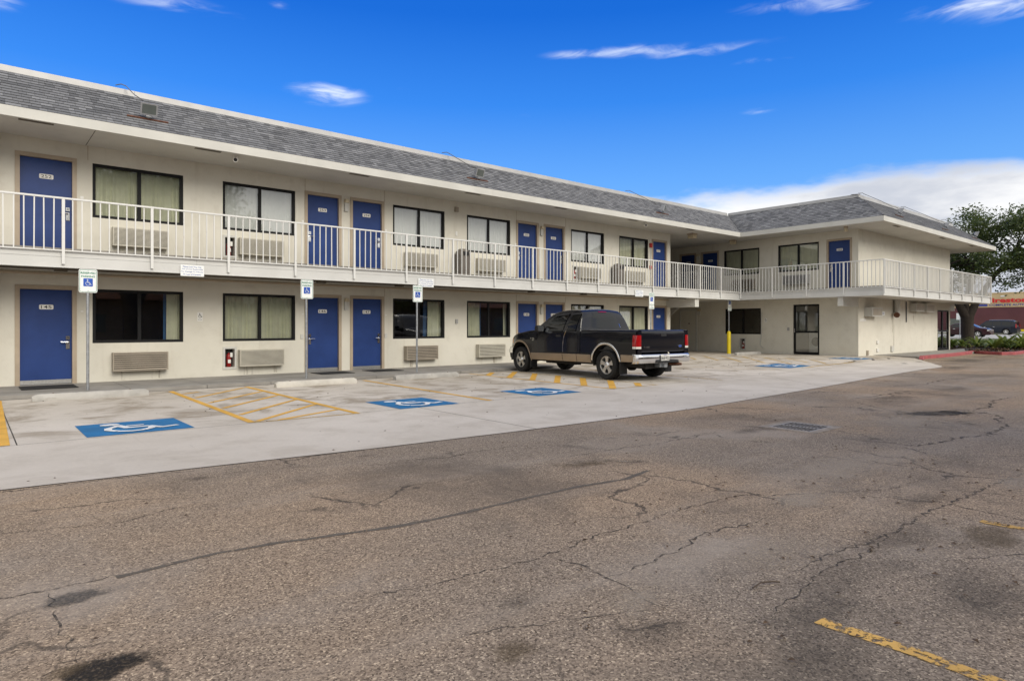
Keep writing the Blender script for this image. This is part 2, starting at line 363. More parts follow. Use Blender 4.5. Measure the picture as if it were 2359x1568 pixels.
# ------------------------------------------------------------------ geometry helpers
def wloc(o):
    v = Vector((0, 0, 0))
    while o is not None: v += Vector(o.location); o = o.parent
    return v
class MB:
    def __init__(s, inside=None, keep=False): s.v = []; s.f = []; s.t = []; s.inside = inside; s.keep = keep
    def add(s, vs, fs, tint=None):
        n = len(s.v); s.v += [Vector(p) for p in vs]; s.f += [tuple(i+n for i in f) for f in fs]
        if tint is not None: s.t += [tint]*len(vs)
        return s
    def box(s, x0, x1, y0, y1, z0, z1):
        return s.add([(x0, y0, z0), (x1, y0, z0), (x1, y1, z0), (x0, y1, z0), (x0, y0, z1), (x1, y0, z1), (x1, y1, z1), (x0, y1, z1)],
                     [(0, 3, 2, 1), (4, 5, 6, 7), (0, 1, 5, 4), (1, 2, 6, 5), (2, 3, 7, 6), (3, 0, 4, 7)])
    def obox(s, o, a, b, c):
        """box spanned from corner o by the edge vectors a, b, c"""
        o, a, b, c = map(Vector, (o, a, b, c))
        if a.cross(b).dot(c) < 0: a, b = b, a
        P = [o, o+a, o+a+b, o+b]; P += [p+c for p in P]
        return s.add(P, [(0, 3, 2, 1), (4, 5, 6, 7), (0, 1, 5, 4), (1, 2, 6, 5), (2, 3, 7, 6), (3, 0, 4, 7)])
    def poly(s, pts, thick):
        """flat polygon (3-d points) extruded by the vector thick"""
        n = len(pts); th = Vector(thick); P = [Vector(p) for p in pts]; Q = [p+th for p in P]
        return s.add(P+Q, [tuple(range(n))[::-1], tuple(range(n, 2*n))] + [(i, (i+1) % n, n+(i+1) % n, n+i) for i in range(n)])
    def face(s, pts): return s.add(pts, [tuple(range(len(pts)))])
    def tube(s, pts, r, n=8, cap=True):
        P = [Vector(p) for p in pts]; rs = r if isinstance(r, (list, tuple)) else [r]*len(P); rings = []; up = None
        for i, p in enumerate(P):
            d = (P[min(i+1, len(P)-1)] - P[max(i-1, 0)]).normalized()
            if up is None: up = Vector((0, 0, 1)) if abs(d.z) < .9 else Vector((1, 0, 0))
            a = d.cross(up).normalized(); b = a.cross(d).normalized(); up = b
            rings.append([p + (a*math.cos(2*math.pi*k/n) + b*math.sin(2*math.pi*k/n))*rs[i] for k in range(n)])
        vs = [q for g in rings for q in g]; fs = []
        for i in range(len(P)-1):
            for k in range(n):
                fs.append((i*n+k, i*n+(k+1) % n, (i+1)*n+(k+1) % n, (i+1)*n+k))
        if cap: fs += [tuple(range(n))[::-1], tuple((len(P)-1)*n+k for k in range(n))]
        return s.add(vs, fs)
    def lathe(s, prof, o, axis, n=24, cap=True):
        """prof: (radius, distance along axis)"""
        ax = Vector(axis).normalized(); e = Vector((0, 0, 1)) if abs(ax.z) < .9 else Vector((1, 0, 0)); a = ax.cross(e).normalized(); b = ax.cross(a); o = Vector(o)
        vs = [o + ax*h + (a*math.cos(2*math.pi*k/n)+b*math.sin(2*math.pi*k/n))*r for r, h in prof for k in range(n)]; fs = []
        for i in range(len(prof)-1):
            for k in range(n): fs.append((i*n+k, i*n+(k+1) % n, (i+1)*n+(k+1) % n, (i+1)*n+k))
        if cap:
            fs.append(tuple(range(n))[::-1]); fs.append(tuple((len(prof)-1)*n+k for k in range(n)))
        return s.add(vs, fs)
    def grid(s, fn, us, vs_, flip=False):
        nu, nv = len(us), len(vs_); P = [fn(u, w) for u in us for w in vs_]; fs = []
        for i in range(nu-1):
            for j in range(nv-1):
                q = (i*nv+j, (i+1)*nv+j, (i+1)*nv+j+1, i*nv+j+1); fs.append(q[::-1] if flip else q)
        return s.add(P, fs)
    def mesh(s, name, mat, off=(0, 0, 0), smooth=None):
        me = bpy.data.meshes.new(name); o = Vector(off)
        me.from_pydata([tuple(p-o) for p in s.v], [], s.f); me.validate()
        for m in (mat if isinstance(mat, list) else [mat]): me.materials.append(M[m])
        if s.t:
            at = me.attributes.new('tint', 'FLOAT', 'POINT'); at.data.foreach_set('value', s.t)
        bm = bmesh.new(); bm.from_mesh(me)
        if smooth is not None: bmesh.ops.remove_doubles(bm, verts=bm.verts, dist=1e-5)
        if not s.t and not s.keep: bmesh.ops.recalc_face_normals(bm, faces=bm.faces)
        if s.inside is not None:
            bm.faces.ensure_lookup_table(); f0 = bm.faces[0]; f0.normal_update()
            if f0.normal.dot(f0.calc_center_median()-Vector(s.inside)) < 0: bmesh.ops.reverse_faces(bm, faces=bm.faces)
        bm.to_mesh(me); bm.free()
        if smooth is not None:
            me.shade_smooth(); me.set_sharp_from_angle(angle=R(smooth))
        return me
    def build(s, name, mat, parent=None, smooth=None, local=False):
        off = Vector((0, 0, 0)) if (local or parent is None) else wloc(parent)
        me = s.mesh(name, mat, off, smooth); return put(name, me, parent)
def put(name, me, parent=None, loc=(0, 0, 0), rot=None):
    o = bpy.data.objects.new(name, me); COL.objects.link(o); o.parent = parent; o.location = loc
    if rot is not None: o.rotation_euler = rot
    return o
def tag(o, label, cat, group=None):
    o['label'] = label; o['category'] = cat
    if group: o['group'] = group
    return o
def thing(name, label, cat, loc=(0, 0, 0), rz=0., group=None):
    o = bpy.data.objects.new(name, None); COL.objects.link(o); o.location = loc; o.rotation_euler = (0, 0, rz); o.empty_display_size = .2
    return tag(o, label, cat, group)
def struct(name, mb, mat, parent=None, smooth=None):
    o = mb.build(name, mat, parent, smooth)
    if parent is None: o['kind'] = 'structure'
    return o
def solid(name, mb, mat, label, cat, group=None, smooth=None):
    """a thing that is one mesh, its origin at its base"""
    xs = [p.x for p in mb.v]; ys = [p.y for p in mb.v]; zs = [p.z for p in mb.v]
    b = Vector(((min(xs)+max(xs))/2, (min(ys)+max(ys))/2, min(zs)))
    o = put(name, mb.mesh(name, mat, b, smooth), None, b); return tag(o, label, cat, group)
def copy_tree(o, parent=None):
    c = o.copy(); COL.objects.link(c); c.parent = parent
    for ch in list(o.children): copy_tree(ch, c)
    return c
_tc = {}
def text_geo(txt, size=1., bold=0., width=None):
    """outline letters as (verts, faces) in the xy plane, centred"""
    k = (txt, bold)
    if k not in _tc:
        cu = bpy.data.curves.new('t', 'FONT'); cu.body = txt; cu.align_x = 'CENTER'; cu.align_y = 'CENTER'; cu.offset = bold; cu.resolution_u = 3
        ob = bpy.data.objects.new('t', cu); COL.objects.link(ob)
        dg = bpy.context.evaluated_depsgraph_get(); me = bpy.data.meshes.new_from_object(ob.evaluated_get(dg))
        vs = [v.co.copy() for v in me.vertices]; fs = [tuple(p.vertices) for p in me.polygons]
        bpy.data.objects.remove(ob); bpy.data.meshes.remove(me); bpy.data.curves.remove(cu)
        xs = [v.x for v in vs]; ys = [v.y for v in vs]; cx, cy = (min(xs)+max(xs))/2, (min(ys)+max(ys))/2
        h = max(ys)-min(ys)
        vs = [Vector(((v.x-cx)/h, (v.y-cy)/h, 0)) for v in vs]; _tc[k] = (vs, fs)
    vs, fs = _tc[k]; sx = size
    if width: sx = width/(max(v.x for v in vs)-min(v.x for v in vs))
    return [(v.x*sx, v.y*size) for v in vs], fs
class FR:
    """a wall plane: u runs to the viewer's right, z up, d inwards"""
    def __init__(s, o, right, inw): s.o = Vector(o); s.r = Vector(right); s.i = Vector(inw)
    def P(s, u, z, d=0.): return s.o + s.r*u + Vector((0, 0, z)) + s.i*d
    def box(s, mb, u0, u1, z0, z1, d0, d1):
        return mb.obox(s.P(u0, z0, d0), s.r*(u1-u0), Vector((0, 0, z1-z0)), s.i*(d1-d0))
    def text(s, mb, txt, u, z, d, size, bold=0., width=None, thick=.002):
        vs, fs = text_geo(txt, size, bold, width)
        return mb.add([s.P(u+x, z+y, d-thick) for x, y in vs], fs)
    def poly(s, mb, pts, d0, d1): return mb.poly([s.P(u, z, d0) for u, z in pts], s.i*(d1-d0))
def rrect(u0, u1, z0, z1, r, n=4):
    o = []
    for cx, cz, a in ((u1-r, z0+r, -90), (u1-r, z1-r, 0), (u0+r, z1-r, 90), (u0+r, z0+r, 180)):
        for k in range(n+1):
            t_ = R(a+90*k/n); o.append((cx+r*math.cos(t_), cz+r*math.sin(t_)))
    return o
def ribbon(pts, w, z=0., zf=None):
    """flat strip along a polyline on the ground, width may vary"""
    mb = MB(); ws = w if isinstance(w, (list, tuple)) else [w]*len(pts); L_ = []; R_ = []
    for i, p in enumerate(pts):
        a = Vector(pts[max(i-1, 0)]).to_2d(); b = Vector(pts[min(i+1, len(pts)-1)]).to_2d(); d = (b-a).normalized(); n = Vector((-d.y, d.x)); q = Vector(p).to_2d()
        l = q+n*ws[i]/2; r = q-n*ws[i]/2
        L_.append((l.x, l.y, z+(zf(l.x, l.y) if zf else 0))); R_.append((r.x, r.y, z+(zf(r.x, r.y) if zf else 0)))
    n = len(pts); mb.add(L_+R_, [(n+i, n+i+1, i+1, i) for i in range(n-1)]); return mb
def isa(kind='sign'):
    """strokes of the wheelchair figure in a unit square: list of (polyline, width)"""
    arc = [(.46+.27*math.cos(R(a)), .33+.27*math.sin(R(a))) for a in range(118, 372, 14)]
    return [([(.42+.065*math.cos(R(a)), .865+.065*math.sin(R(a))) for a in range(0, 361, 40)], .07), ([(.42, .76), (.44, .46), (.70, .46)], .085), ([(.44, .62), (.64, .62)], .07), (arc, .075), ([(.70, .46), (.82, .17), (.93, .20)], .085)]
def strokes(mb, st, fn, scale=1., lift=(0, 0, .0002)):
    k_ = 0; lift = Vector(lift); f0 = fn
    fn = lambda a, b: Vector(f0(a, b)) + lift*k_
    for pts, w in st:
        for a, b in zip(pts[:-1], pts[1:]):
            a = Vector(a); b = Vector(b); d = (b-a).normalized(); n = Vector((-d.y, d.x))*w/2*scale; e = d*w*.25*scale; k_ += 1
            mb.face([fn(*(a-n-e)), fn(*(b-n+e)), fn(*(b+n+e)), fn(*(a+n-e))])

# ------------------------------------------------------------------ the ground
def ss(a, b, x):
    t_ = max(0., min(1., (x-a)/(b-a))); return t_*t_*(3-2*t_)
def gz(x, y): return .075*ss(17, 24, x)*ss(8.2, 10.6, y)          # the bays by the side wing rise to its doors
mb = MB(); far = 2500.
mb.face([(-far, -far, -.06), (far, -far, -.06), (far, far, -.06), (-far, far, -.06)])
struct('ground', mb, 'soil')
mb = MB(); mb.face([(-45, -45, -.006), (60, -45, -.006), (60, 8.6, -.006), (42.6, 8.6, -.006), (42.6, 30, -.006), (-45, 30, -.006)])
lot = struct('asphalt_lot', mb, 'asphalt')
# concrete apron: poured slabs with open joints over a dark bed
edge = [(-14, 7.3), (-6, 6.95), (.2, 6.64), (1.6, 6.50), (3.3, 6.30), (5.1, 6.17), (7.1, 6.08), (9.0, 6.02), (10.8, 6.13), (14.27, 6.36), (18.6, 6.72), (22.2, 6.95), (23.6, 6.93), (24.4, 7.02), (25.0, 7.33), (26.7, 8.13), (28.6, 9.05), (29.2, 9.5), (29.6, 11.05)]
def ey(x):
    for (a, b), (c_, d_) in zip(edge[:-1], edge[1:]):
        if a <= x <= c_: return b+(d_-b)*(x-a)/(c_-a)
    return edge[-1][1]
mb = MB()
xsn = [-14+.5*i for i in range(88)]
mb.grid(lambda x, f: Vector((x, ey(x)+(23.8-ey(x))*f, gz(x, ey(x)+(23.8-ey(x))*f)-.0035)), xsn, [i/24 for i in range(25)])
apron = struct('concrete_apron', mb, 'joint_dark')
def slab(x0, x1, y0, y1, g=.007, sx=None):
    """one slab; y0/y1 may be functions of x, sx shears the ends"""
    m = MB(); f0 = y0 if callable(y0) else (lambda x: y0); f1 = y1 if callable(y1) else (lambda x: y1); nx = max(2, int((x1-x0)/.45)); e0, e1 = sx or (0, 0)
    def fn(a, b):
        x = x0+g+(x1-x0-2*g)*a; ya = f0(x)+g; yb = f1(x)-g; y = ya+(yb-ya)*b
        x += (e0*(1-a)+e1*a)*b; return Vector((x, y, gz(x, y)+.0005))
    m.grid(fn, [i/nx for i in range(nx+1)], [i/6 for i in range(7)]); return m.build('concrete_slab', 'concrete', apron)
for a, b in ((-14, -4.2), (-4.2, .42), (.42, 7.2), (7.2, 14.35)): slab(a, b, 9.02, 14.62)
slab(14.35, 20.1, 9.02, 14.62, sx=None); slab(20.1, 27.9, 9.02, 17.0)
slab(14.35, 20.1, 14.62, 17.0); slab(23.4, 27.9, 17.0, 23.7)
for a, b, e0, e1 in ((-14, -3, 0, 0), (-3, 5.6, 0, 0)): slab(a, b, ey, 9.02)
slab(5.6, 14.27, ey, 9.02, sx=(0, 2.2)); slab(14.27, 22.2, ey, 9.02, sx=(2.2, 0)); slab(22.2, 26.6, ey, 9.02); slab(26.6, 28.3, lambda x: max(ey(x), 8.1), 9.02)
slab(27.9, 29.5, lambda x: max(9.02, ey(x)), 11.07)
# walkway under the balcony, cut into slabs
wk = [-9, -6.2, -3.6, -1.0, .30, 2.5, 3.9, 5.25, 6.6, 7.9, 9.2, 10.5, 11.8, 13.1, 14.4]
mb = MB().box(-9, 14.42, 14.72, 16.99, .0, .058); walk = struct('walkway', mb, 'joint_dark')
for a, b in zip(wk[:-1], wk[1:]): MB().box(a+.006, b-.006, 14.68, 16.985, 0, .07).build('walkway_slab', 'concrete_walk', walk)
# lines and symbols on the concrete
ZP = .0045
def mark(name, mb, mat, parent=None): return mb.build(name, mat, parent or apron)
def line(a, b, w, mat='paint_yellow', n=6):
    pts = [(a[0]+(b[0]-a[0])*i/n, a[1]+(b[1]-a[1])*i/n) for i in range(n+1)]; return mark('parking_line', ribbon(pts, w, ZP, gz), mat)
line((.41, 14.55), (.31, 9.04), .10)
line((3.14, 14.42), (2.98, 9.05), .10); line((4.63, 14.45), (4.51, 8.97), .10)
for a, b in (((3.20, 13.70), (3.54, 13.92)), ((3.20, 12.80), (4.52, 14.26)), ((3.17, 11.82), (4.53, 13.20)), ((3.14, 10.92), (4.53, 12.30)), ((3.10, 9.95), (4.51, 11.36)), ((3.07, 9.12), (4.48, 10.46)), ((3.35, 9.05), (4.46, 9.58))): line(a, b, .085)
line((3.0, 9.04), (4.52, 8.96), .06, 'paint_yellow_faint')
line((7.36, 14.32), (7.09, 8.98), .09, 'paint_yellow')
line((10.64, 14.44), (10.37, 8.97), .07); line((12.10, 14.27), (11.86, 9.02), .05, 'paint_yellow_faint'); line((10.37, 9.0), (11.9, 9.0), .05, 'paint_yellow_faint')
for a, b in (((10.6, 13.56), (11.4, 14.38)), ((10.58, 12.66), (12.06, 14.15)), ((10.55, 11.74), (12.06, 13.30)), ((10.53, 10.85), (12.02, 12.34)), ((10.50, 9.95), (11.98, 11.41)), ((10.44, 9.06), (11.94, 10.45)), ((11.30, 9.06), (11.9, 9.6))): line(a, b, .15)
line((14.50, 14.2), (14.12, 8.76), .07, 'paint_yellow_faint'); line((17.75, 12.7), (18.35, 9.6), .06, 'paint_yellow_faint')
for a, b in (((22.2, 15.2), (21.1, 14.2)), ((23.3, 15.3), (21.2, 13.3)), ((23.9, 14.85), (21.0, 12.25)), ((24.0, 13.95), (21.05, 11.4)), ((24.15, 13.15), (21.1, 10.5)), ((24.15, 12.25), (22.2, 10.45)), ((23.85, 11.15), (22.1, 9.75))): line(a, b, .10, 'paint_yellow_faint')
line((20.2, 9.55), (23.9, 9.62), .09, 'paint_yellow_faint'); line((24.1, 15.2), (24.0, 9.7), .08, 'paint_yellow_faint')
# wheelchair pads: blue field and white figure
def pad(x0, x1, y0, y1):
    m = MB(); m.grid(lambda a, b: Vector((x0+(x1-x0)*a, y0+(y1-y0)*b, gz(x0+(x1-x0)*a, y0+(y1-y0)*b)+ZP)), [0, .5, 1], [0, .5, 1])
    o = mark('accessible_pad', m, 'paint_blue'); m = MB(); w, h = x1-x0, y1-y0
    def fn(a, b):
        x = x0+w*(.02+.96*a); y = y0+h*(.04+.92*b); return (x, y, gz(x, y)+ZP*2)
    st = [([(.30+.05*math.cos(R(a)), .83+.035*math.sin(R(a))) for a in range(0, 361, 40)], .10), ([(.36, .70), (.42, .44), (.62, .44)], .085), ([(.45, .60), (.60, .60)], .06), ([(.65, .43), (.74, .24), (.90, .30)], .075),
          ([(.34, .62), (.24, .48), (.22, .34), (.28, .22)], .075), ([(.31, .18), (.42, .11), (.52, .13)], .075), ([(.55, .15), (.63, .24), (.66, .36)], .075)]
    strokes(m, st, fn); m.build('wheelchair_figure', 'paint_white', o)
pad(1.08, 2.26, 9.08, 10.22); pad(5.26, 6.41, 8.98, 10.18); pad(8.23, 9.40, 8.98, 10.15); pad(19.5, 20.95, 9.75, 10.95); pad(25.3, 26.8, 10.05, 11.15)

# cracks, tar and stains in the asphalt
def jag(pts, amp, step):
    o = []
    for (a, b), (c_, d_) in zip(pts[:-1], pts[1:]):
        L_ = math.hypot(c_-a, d_-b); n = max(1, int(L_/step))
        for i in range(n):
            f = i/n; o.append((a+(c_-a)*f+(random.uniform(-amp, amp) if i else 0), b+(d_-b)*f+(random.uniform(-amp, amp) if i else 0)))
    return o+[pts[-1]]
def crack(pts, w, mat='crack', amp=.022, step=.045, z=.002):
    w *= .85
    p = jag(pts, amp, step); n = len(p); ws = [w*random.uniform(.35, 1.4)*min(1, .25+4*i/n, .25+4*(n-1-i)/n) for i in range(n)]
    return mark('crack', ribbon(p, ws, -.006+z), mat, lot)
T = mark('tar_seam', ribbon(jag([(.60, 3.95), (.88, 3.98), (1.12, 3.99), (1.42, 3.95), (1.72, 3.87), (2.12, 3.77), (2.43, 3.73), (3.15, 3.73), (3.86, 3.72), (4.37, 3.64), (4.78, 3.72)], .006, .08), [.046*random.uniform(.6, 1.25) for _ in range(400)], -.0035), 'tar', lot)
crack([(-.6, 4.1), (.12, 4.01), (.29, 3.98), (.43, 3.99), (.62, 3.98)], .022); crack([(.31, 3.94), (.31, 3.54), (.33, 3.1), (.33, 3.05)], .012)
crack([(.21, 3.01), (.27, 3.09), (.38, 3.08), (.46, 3.06)], .018)
crack([(-.4, 5.3), (.16, 5.26), (.49, 5.14), (.8, 5.04), (1.15, 5.18), (1.46, 5.03)], .014)
crack([(1.2, 2.9), (2.31, 2.74), (2.55, 2.73), (2.78, 2.73), (3.02, 2.79), (3.25, 2.76), (3.75, 2.78), (4.26, 2.76), (4.64, 2.71), (4.9, 2.5), (5.32, 2.27), (5.74, 2.02), (6.46, 1.96)], .018)
crack([(2.55, 2.73), (2.57, 2.57), (2.61, 2.45), (2.57, 2.28), (2.56, 2.11), (2.51, 1.98), (2.51, 1.85)], .022, amp=.015)
crack([(2.57, 2.28), (2.86, 2.27), (3.23, 2.29), (3.52, 2.36), (3.77, 2.35), (3.96, 2.28), (4.23, 2.28)], .018)
crack([(3.41, 1.69), (3.61, 1.69), (3.91, 1.67), (4.21, 1.61), (4.71, 1.59), (5.31, 1.61), (5.94, 1.55), (6.48, 1.54), (7.29, 1.47)], .026)
crack([(2.83, 1.49), (3.22, 1.55), (3.53, 1.59), (3.94, 1.55), (4.47, 1.56)], .016)
crack([(6.87, 2.86), (6.76, 2.47), (6.81, 2.12), (6.73, 1.79), (6.83, 1.54), (6.81, 1.37)], .024)
crack([(7.89, 3.26), (7.98, 2.96), (8.04, 2.56), (8.55, 2.48), (9.01, 2.42), (9.41, 2.28), (10.17, 2.29), (10.61, 2.33), (11.1, 2.54), (11.51, 2.58), (11.91, 2.87), (12.06, 3.2), (11.99, 3.62)], .050, amp=.05)
crack([(7.87, 2.64), (7.71, 2.45), (7.6, 2.35)], .04); crack([(12.06, 3.08), (12.68, 3.04), (13.89, 3.24), (15.08, 3.17)], .055, amp=.06, step=.15)
crack([(12.05, 5.73), (12.36, 4.98), (13.1, 4.91), (13.86, 4.9), (14.56, 4.87)], .045, amp=.05, step=.15); crack([(3.22, 5.59), (3.73, 5.4), (4.12, 5.46), (4.55, 5.43)], .024)
crack([(4.35, 4.68), (4.77, 4.63), (5.34, 4.6), (6.05, 4.5), (6.74, 4.55), (7.23, 4.51)], .022); crack([(-1, 6.75), (.2, 6.58), (1.0, 6.52), (1.6, 6.42)], .035)
crack([(15.0, 5.6), (16.5, 5.2), (18.4, 5.3), (20.5, 5.0)], .05, amp=.06, step=.2); crack([(9.2, 5.9), (9.6, 5.5), (9.5, 5.1)], .03)
crack([(5.3, 2.2), (5.6, 1.6), (5.5, 1.1), (5.9, .6)], .02); crack([(4.2, 1.2), (4.8, .9), (5.6, .75)], .016); crack([(1.5, 2.3), (2.0, 2.1), (2.5, 1.85)], .012)
def blot(x, y, rx, ry, mat, rz=0., z=.003):
    m = MB(); n = 20; m.face([(1.25*math.cos(2*math.pi*k/n), 1.25*math.sin(2*math.pi*k/n), 0) for k in range(n)])
    o = put('stain', m.mesh('stain', mat), lot, (x, y, -.006+z), (0, 0, rz)); o.scale = (rx, ry, 1); return o
blot(.44, 2.93, .17, .13, 'stain_dark', .2, .0025); blot(.29, 3.0, .09, .06, 'stain_brown', .2, .004)
zc = [.003]
def bl(*a):
    zc[0] += .00006; blot(*a, z=zc[0])
for x, y, rx, ry, mt, rz in ((.40, 3.80, .16, .13, 'stain_grey', 0), (4.55, 4.28, .42, .16, 'stain_brown', -.3), (4.95, 4.08, .30, .10, 'stain_soft', -.8), (4.9, 4.12, .16, .05, 'stain_pale', -.8), (5.1, 4.95, .30, .14, 'stain_soft', -1.2),
    (1.55, 6.05, .12, .09, 'stain_soft', 0), (2.35, 5.95, .16, .08, 'stain_soft', 0), (3.1, 6.0, .13, .07, 'stain_soft', 0), (11.3, 3.3, .7, .28, 'stain_dark', -.4), (10.9, 3.5, 1.1, .5, 'stain_soft', -.4), (7.6, 4.3, .5, .2, 'stain_soft', 0),
    (9.9, 3.3, 1.9, .7, 'stain_pale', .1), (6.4, 2.6, 1.2, .5, 'stain_pale', -.2), (4.9, 2.35, .9, .22, 'stain_pale', -.2), (7.0, 1.35, .8, .35, 'stain_pale', 0), (3.6, 1.95, .5, .25, 'stain_pale', 0),
    (2.5, 2.0, .35, .15, 'stain_pale', .3), (2.3, 1.75, .3, .16, 'stain_soft', 0), (3.5, 1.45, .7, .30, 'stain_soft', .1), (4.5, 1.5, .6, .25, 'stain_soft', -.1), (2.7, 1.2, .6, .4, 'stain_soft', .3), (4.9, 1.15, .45, .2, 'stain_brown', 0), (3.8, .9, .6, .3, 'stain_soft', 0),
    (5.6, 1.75, .5, .2, 'stain_soft', -.2), (2.0, 2.35, .3, .14, 'stain_soft', 0), (1.7, 2.0, .14, .1, 'stain_brown', 0), (13.0, 4.6, 1.0, .4, 'stain_soft', 0), (16, 4.4, 1.6, .5, 'stain_soft', .1), (24, 6.6, 2.4, .5, 'stain_soft', .1), (29, 7.8, 3.0, .7, 'stain_soft', .1), (34, 8.2, 3.0, .6, 'stain_soft', .05)):
    bl(x, y, rx, ry, mt, rz)
# worn yellow bay lines at the right
mark('parking_line', ribbon(jag([(2.93, 1.33), (2.94, 1.0), (2.92, .6), (2.90, .2)], .006, .05), .082, -.0016), 'paint_yellow_worn', lot)
mark('parking_line', ribbon(jag([(5.26, 1.30), (5.27, 1.05), (5.25, .4)], .006, .05), .08, -.0016), 'paint_yellow_worn', lot)
# ------------------------------------------------------------------ the motel
motel = thing('motel_building', 'long two-storey beige motel with blue doors, white balcony and grey shingle roof', 'motel', (14, 17, 0))
FA = FR((0, 17.0, 0), (1, 0, 0), (0, 1, 0))           # long front
FB = FR((27.96, 0, 0), (0, -1, 0), (1, 0, 0))         # side wing, front (u = -y)
FC = FR((0, 11.08, 0), (1, 0, 0), (0, 1, 0))          # side wing, end
G0, G1, SOF = .07, 2.87, 5.315
def facade(F, u0, u1, z0, z1, holes, depth=.16, mat='stucco'):
    us = sorted({u0, u1, *[h[0] for h in holes], *[h[1] for h in holes]}); zs = sorted({z0, z1, *[h[2] for h in holes], *[h[3] for h in holes]}); mb = MB()
    for a, b in zip(us[:-1], us[1:]):
        for c_, d_ in zip(zs[:-1], zs[1:]):
            m, n = (a+b)/2, (c_+d_)/2
            if any(h[0] < m < h[1] and h[2] < n < h[3] for h in holes): continue
            mb.face([F.P(a, c_), F.P(b, c_), F.P(b, d_), F.P(a, d_)])
    for a, b, c_, d_ in holes:
        for p, q in (((a, c_), (b, c_)), ((b, c_), (b, d_)), ((b, d_), (a, d_)), ((a, d_), (a, c_))):
            mb.face([F.P(*p), F.P(*q), F.P(*q, depth), F.P(*p, depth)])
    o = mb.build('wall', mat, motel); return o
# openings on the long front: one list, stacked on both floors
DO = [(.84, 1.75), (7.07, 7.97), (8.40, 9.32), (14.61, 15.50), (15.92, 16.82), (22.14, 23.02)]
WI = [(2.127, 3.977), (4.88, 6.73), (9.70, 11.555), (12.425, 14.27), (17.23, 19.07), (19.97, 21.82)]
DH = 2.035
hA = []
for g in (G0, G1):
    hA += [(a-.03, b+.03, g, g+DH+.03) for a, b in DO] + [(a, b, g+.87, g+2.075) for a, b in WI]
cabs = [(4.93, 5.16, .29, .75), (4.93, 5.16, 3.09, 3.55), (17.35, 17.57, 3.09, 3.55)]
facade(FA, -9, 23.35, 0, 6.5, hA + cabs)
hB = [(-17.24, -15.42, 3.745, 4.945), (-14.515, -12.69, 3.745, 4.945), (-12.31, -11.38, G1, G1+DH+.03), (-17.17, -15.34, .945, 2.145), (-13.82, -12.67, .075, 2.27), (-18.46, -17.57, G1, G1+DH+.03), (-19.72, -18.85, G1, G1+DH+.03)]
cabB = (-16.37, -16.14, .26, .72)
facade(FB, -24, -11.08, 0, 6.5, hB + [cabB])
hC = [(37.54, 39.38, .075, 2.14)]
facade(FC, 27.96, 39.5, 0, 6.5, hC)
mb = MB(); mb.face([(23.35, 17, 0), (23.35, 24, 0), (23.35, 24, 6.5), (23.35, 17, 6.5)]); mb.build('wall', 'stucco', motel)      # breezeway side of the long wing
mb = MB(); mb.box(23.35, 27.96, 24.0, 24.2, 0, 6.5); mb.build('wall', 'stucco', motel)
mb = MB(); mb.box(39.48, 39.5, 11.08, 24, 0, 6.5); mb.build('wall', 'stucco', motel)
mb = MB(); mb.box(-.02, .335, 16.72, 16.995, 0.07, 5.31); mb.build('pier', 'rust', motel)
# plaster control joints
for u in (2.04, 7.0, 9.42, 14.54, 16.95):
    for a, b in ((G1+2.12, SOF), (G0+2.12, 2.47)):
        mb = MB(); FA.box(mb, u-.006, u+.006, a, b, -.004, .0); mb.build('plaster_joint', 'tan_casing', motel)

# ---- balcony: floor, two fascia boards, soffit
bal = motel
mb = MB(); mb.box(-9, 26.42, 15.545, 17.0, 2.60, 2.868); mb.box(26.503, 27.96, 9.63, 17.0, 2.60, 2.867); mb.box(27.96, 40.48, 9.632, 11.08, 2.60, 2.866); mb.box(23.35, 27.96, 17.0, 24, 2.60, 2.865)
balc = mb.build('balcony', 'concrete_walk', motel)
mb = MB(); mb.face([(-9, 15.54, 2.50), (26.5, 15.54, 2.50), (26.5, 17, 2.50), (-9, 17, 2.50)]); mb.face([(26.5, 9.63, 2.50), (27.96, 9.63, 2.50), (27.96, 24, 2.50), (26.5, 24, 2.50)]); mb.face([(27.96, 9.63, 2.50), (40.48, 9.63, 2.50), (40.48, 11.08, 2.50), (27.96, 11.08, 2.50)]); mb.face([(23.35, 17, 2.50), (26.5, 17, 2.50), (26.5, 24, 2.50), (23.35, 24, 2.50)])
mb.build('soffit', 'soffit', balc)
def boards(z0, z1, t):
    xs_ = [-9, -1.6, 3.9, 10.2, 16.0, 21.6, 26.46+t]
    for a, b in zip(xs_[:-1], xs_[1:]): MB().box(a+.002, b-.002, 15.5-t, 15.545, z0, z1).build('fascia_board', 'white_trim', balc)
    MB().box(26.46-t, 26.502, 9.587-t, 15.5-t-.002, z0, z1).build('fascia_board', 'white_trim', balc)
    for a, b in ((26.504, 33.2), (33.203, 40.5)): MB().box(a, b, 9.587-t, 9.63, z0, z1).build('fascia_board', 'white_trim', balc)
    MB().box(40.5, 40.54, 9.587-t, 11.08, z0, z1).build('fascia_board', 'white_trim', balc)
boards(2.485, 2.684, .012); boards(2.690, 2.80, 0.)
MB().box(-9, 26.45, 15.47, 15.52, 2.476, 2.485).build('drip_edge', 'white_trim', balc)
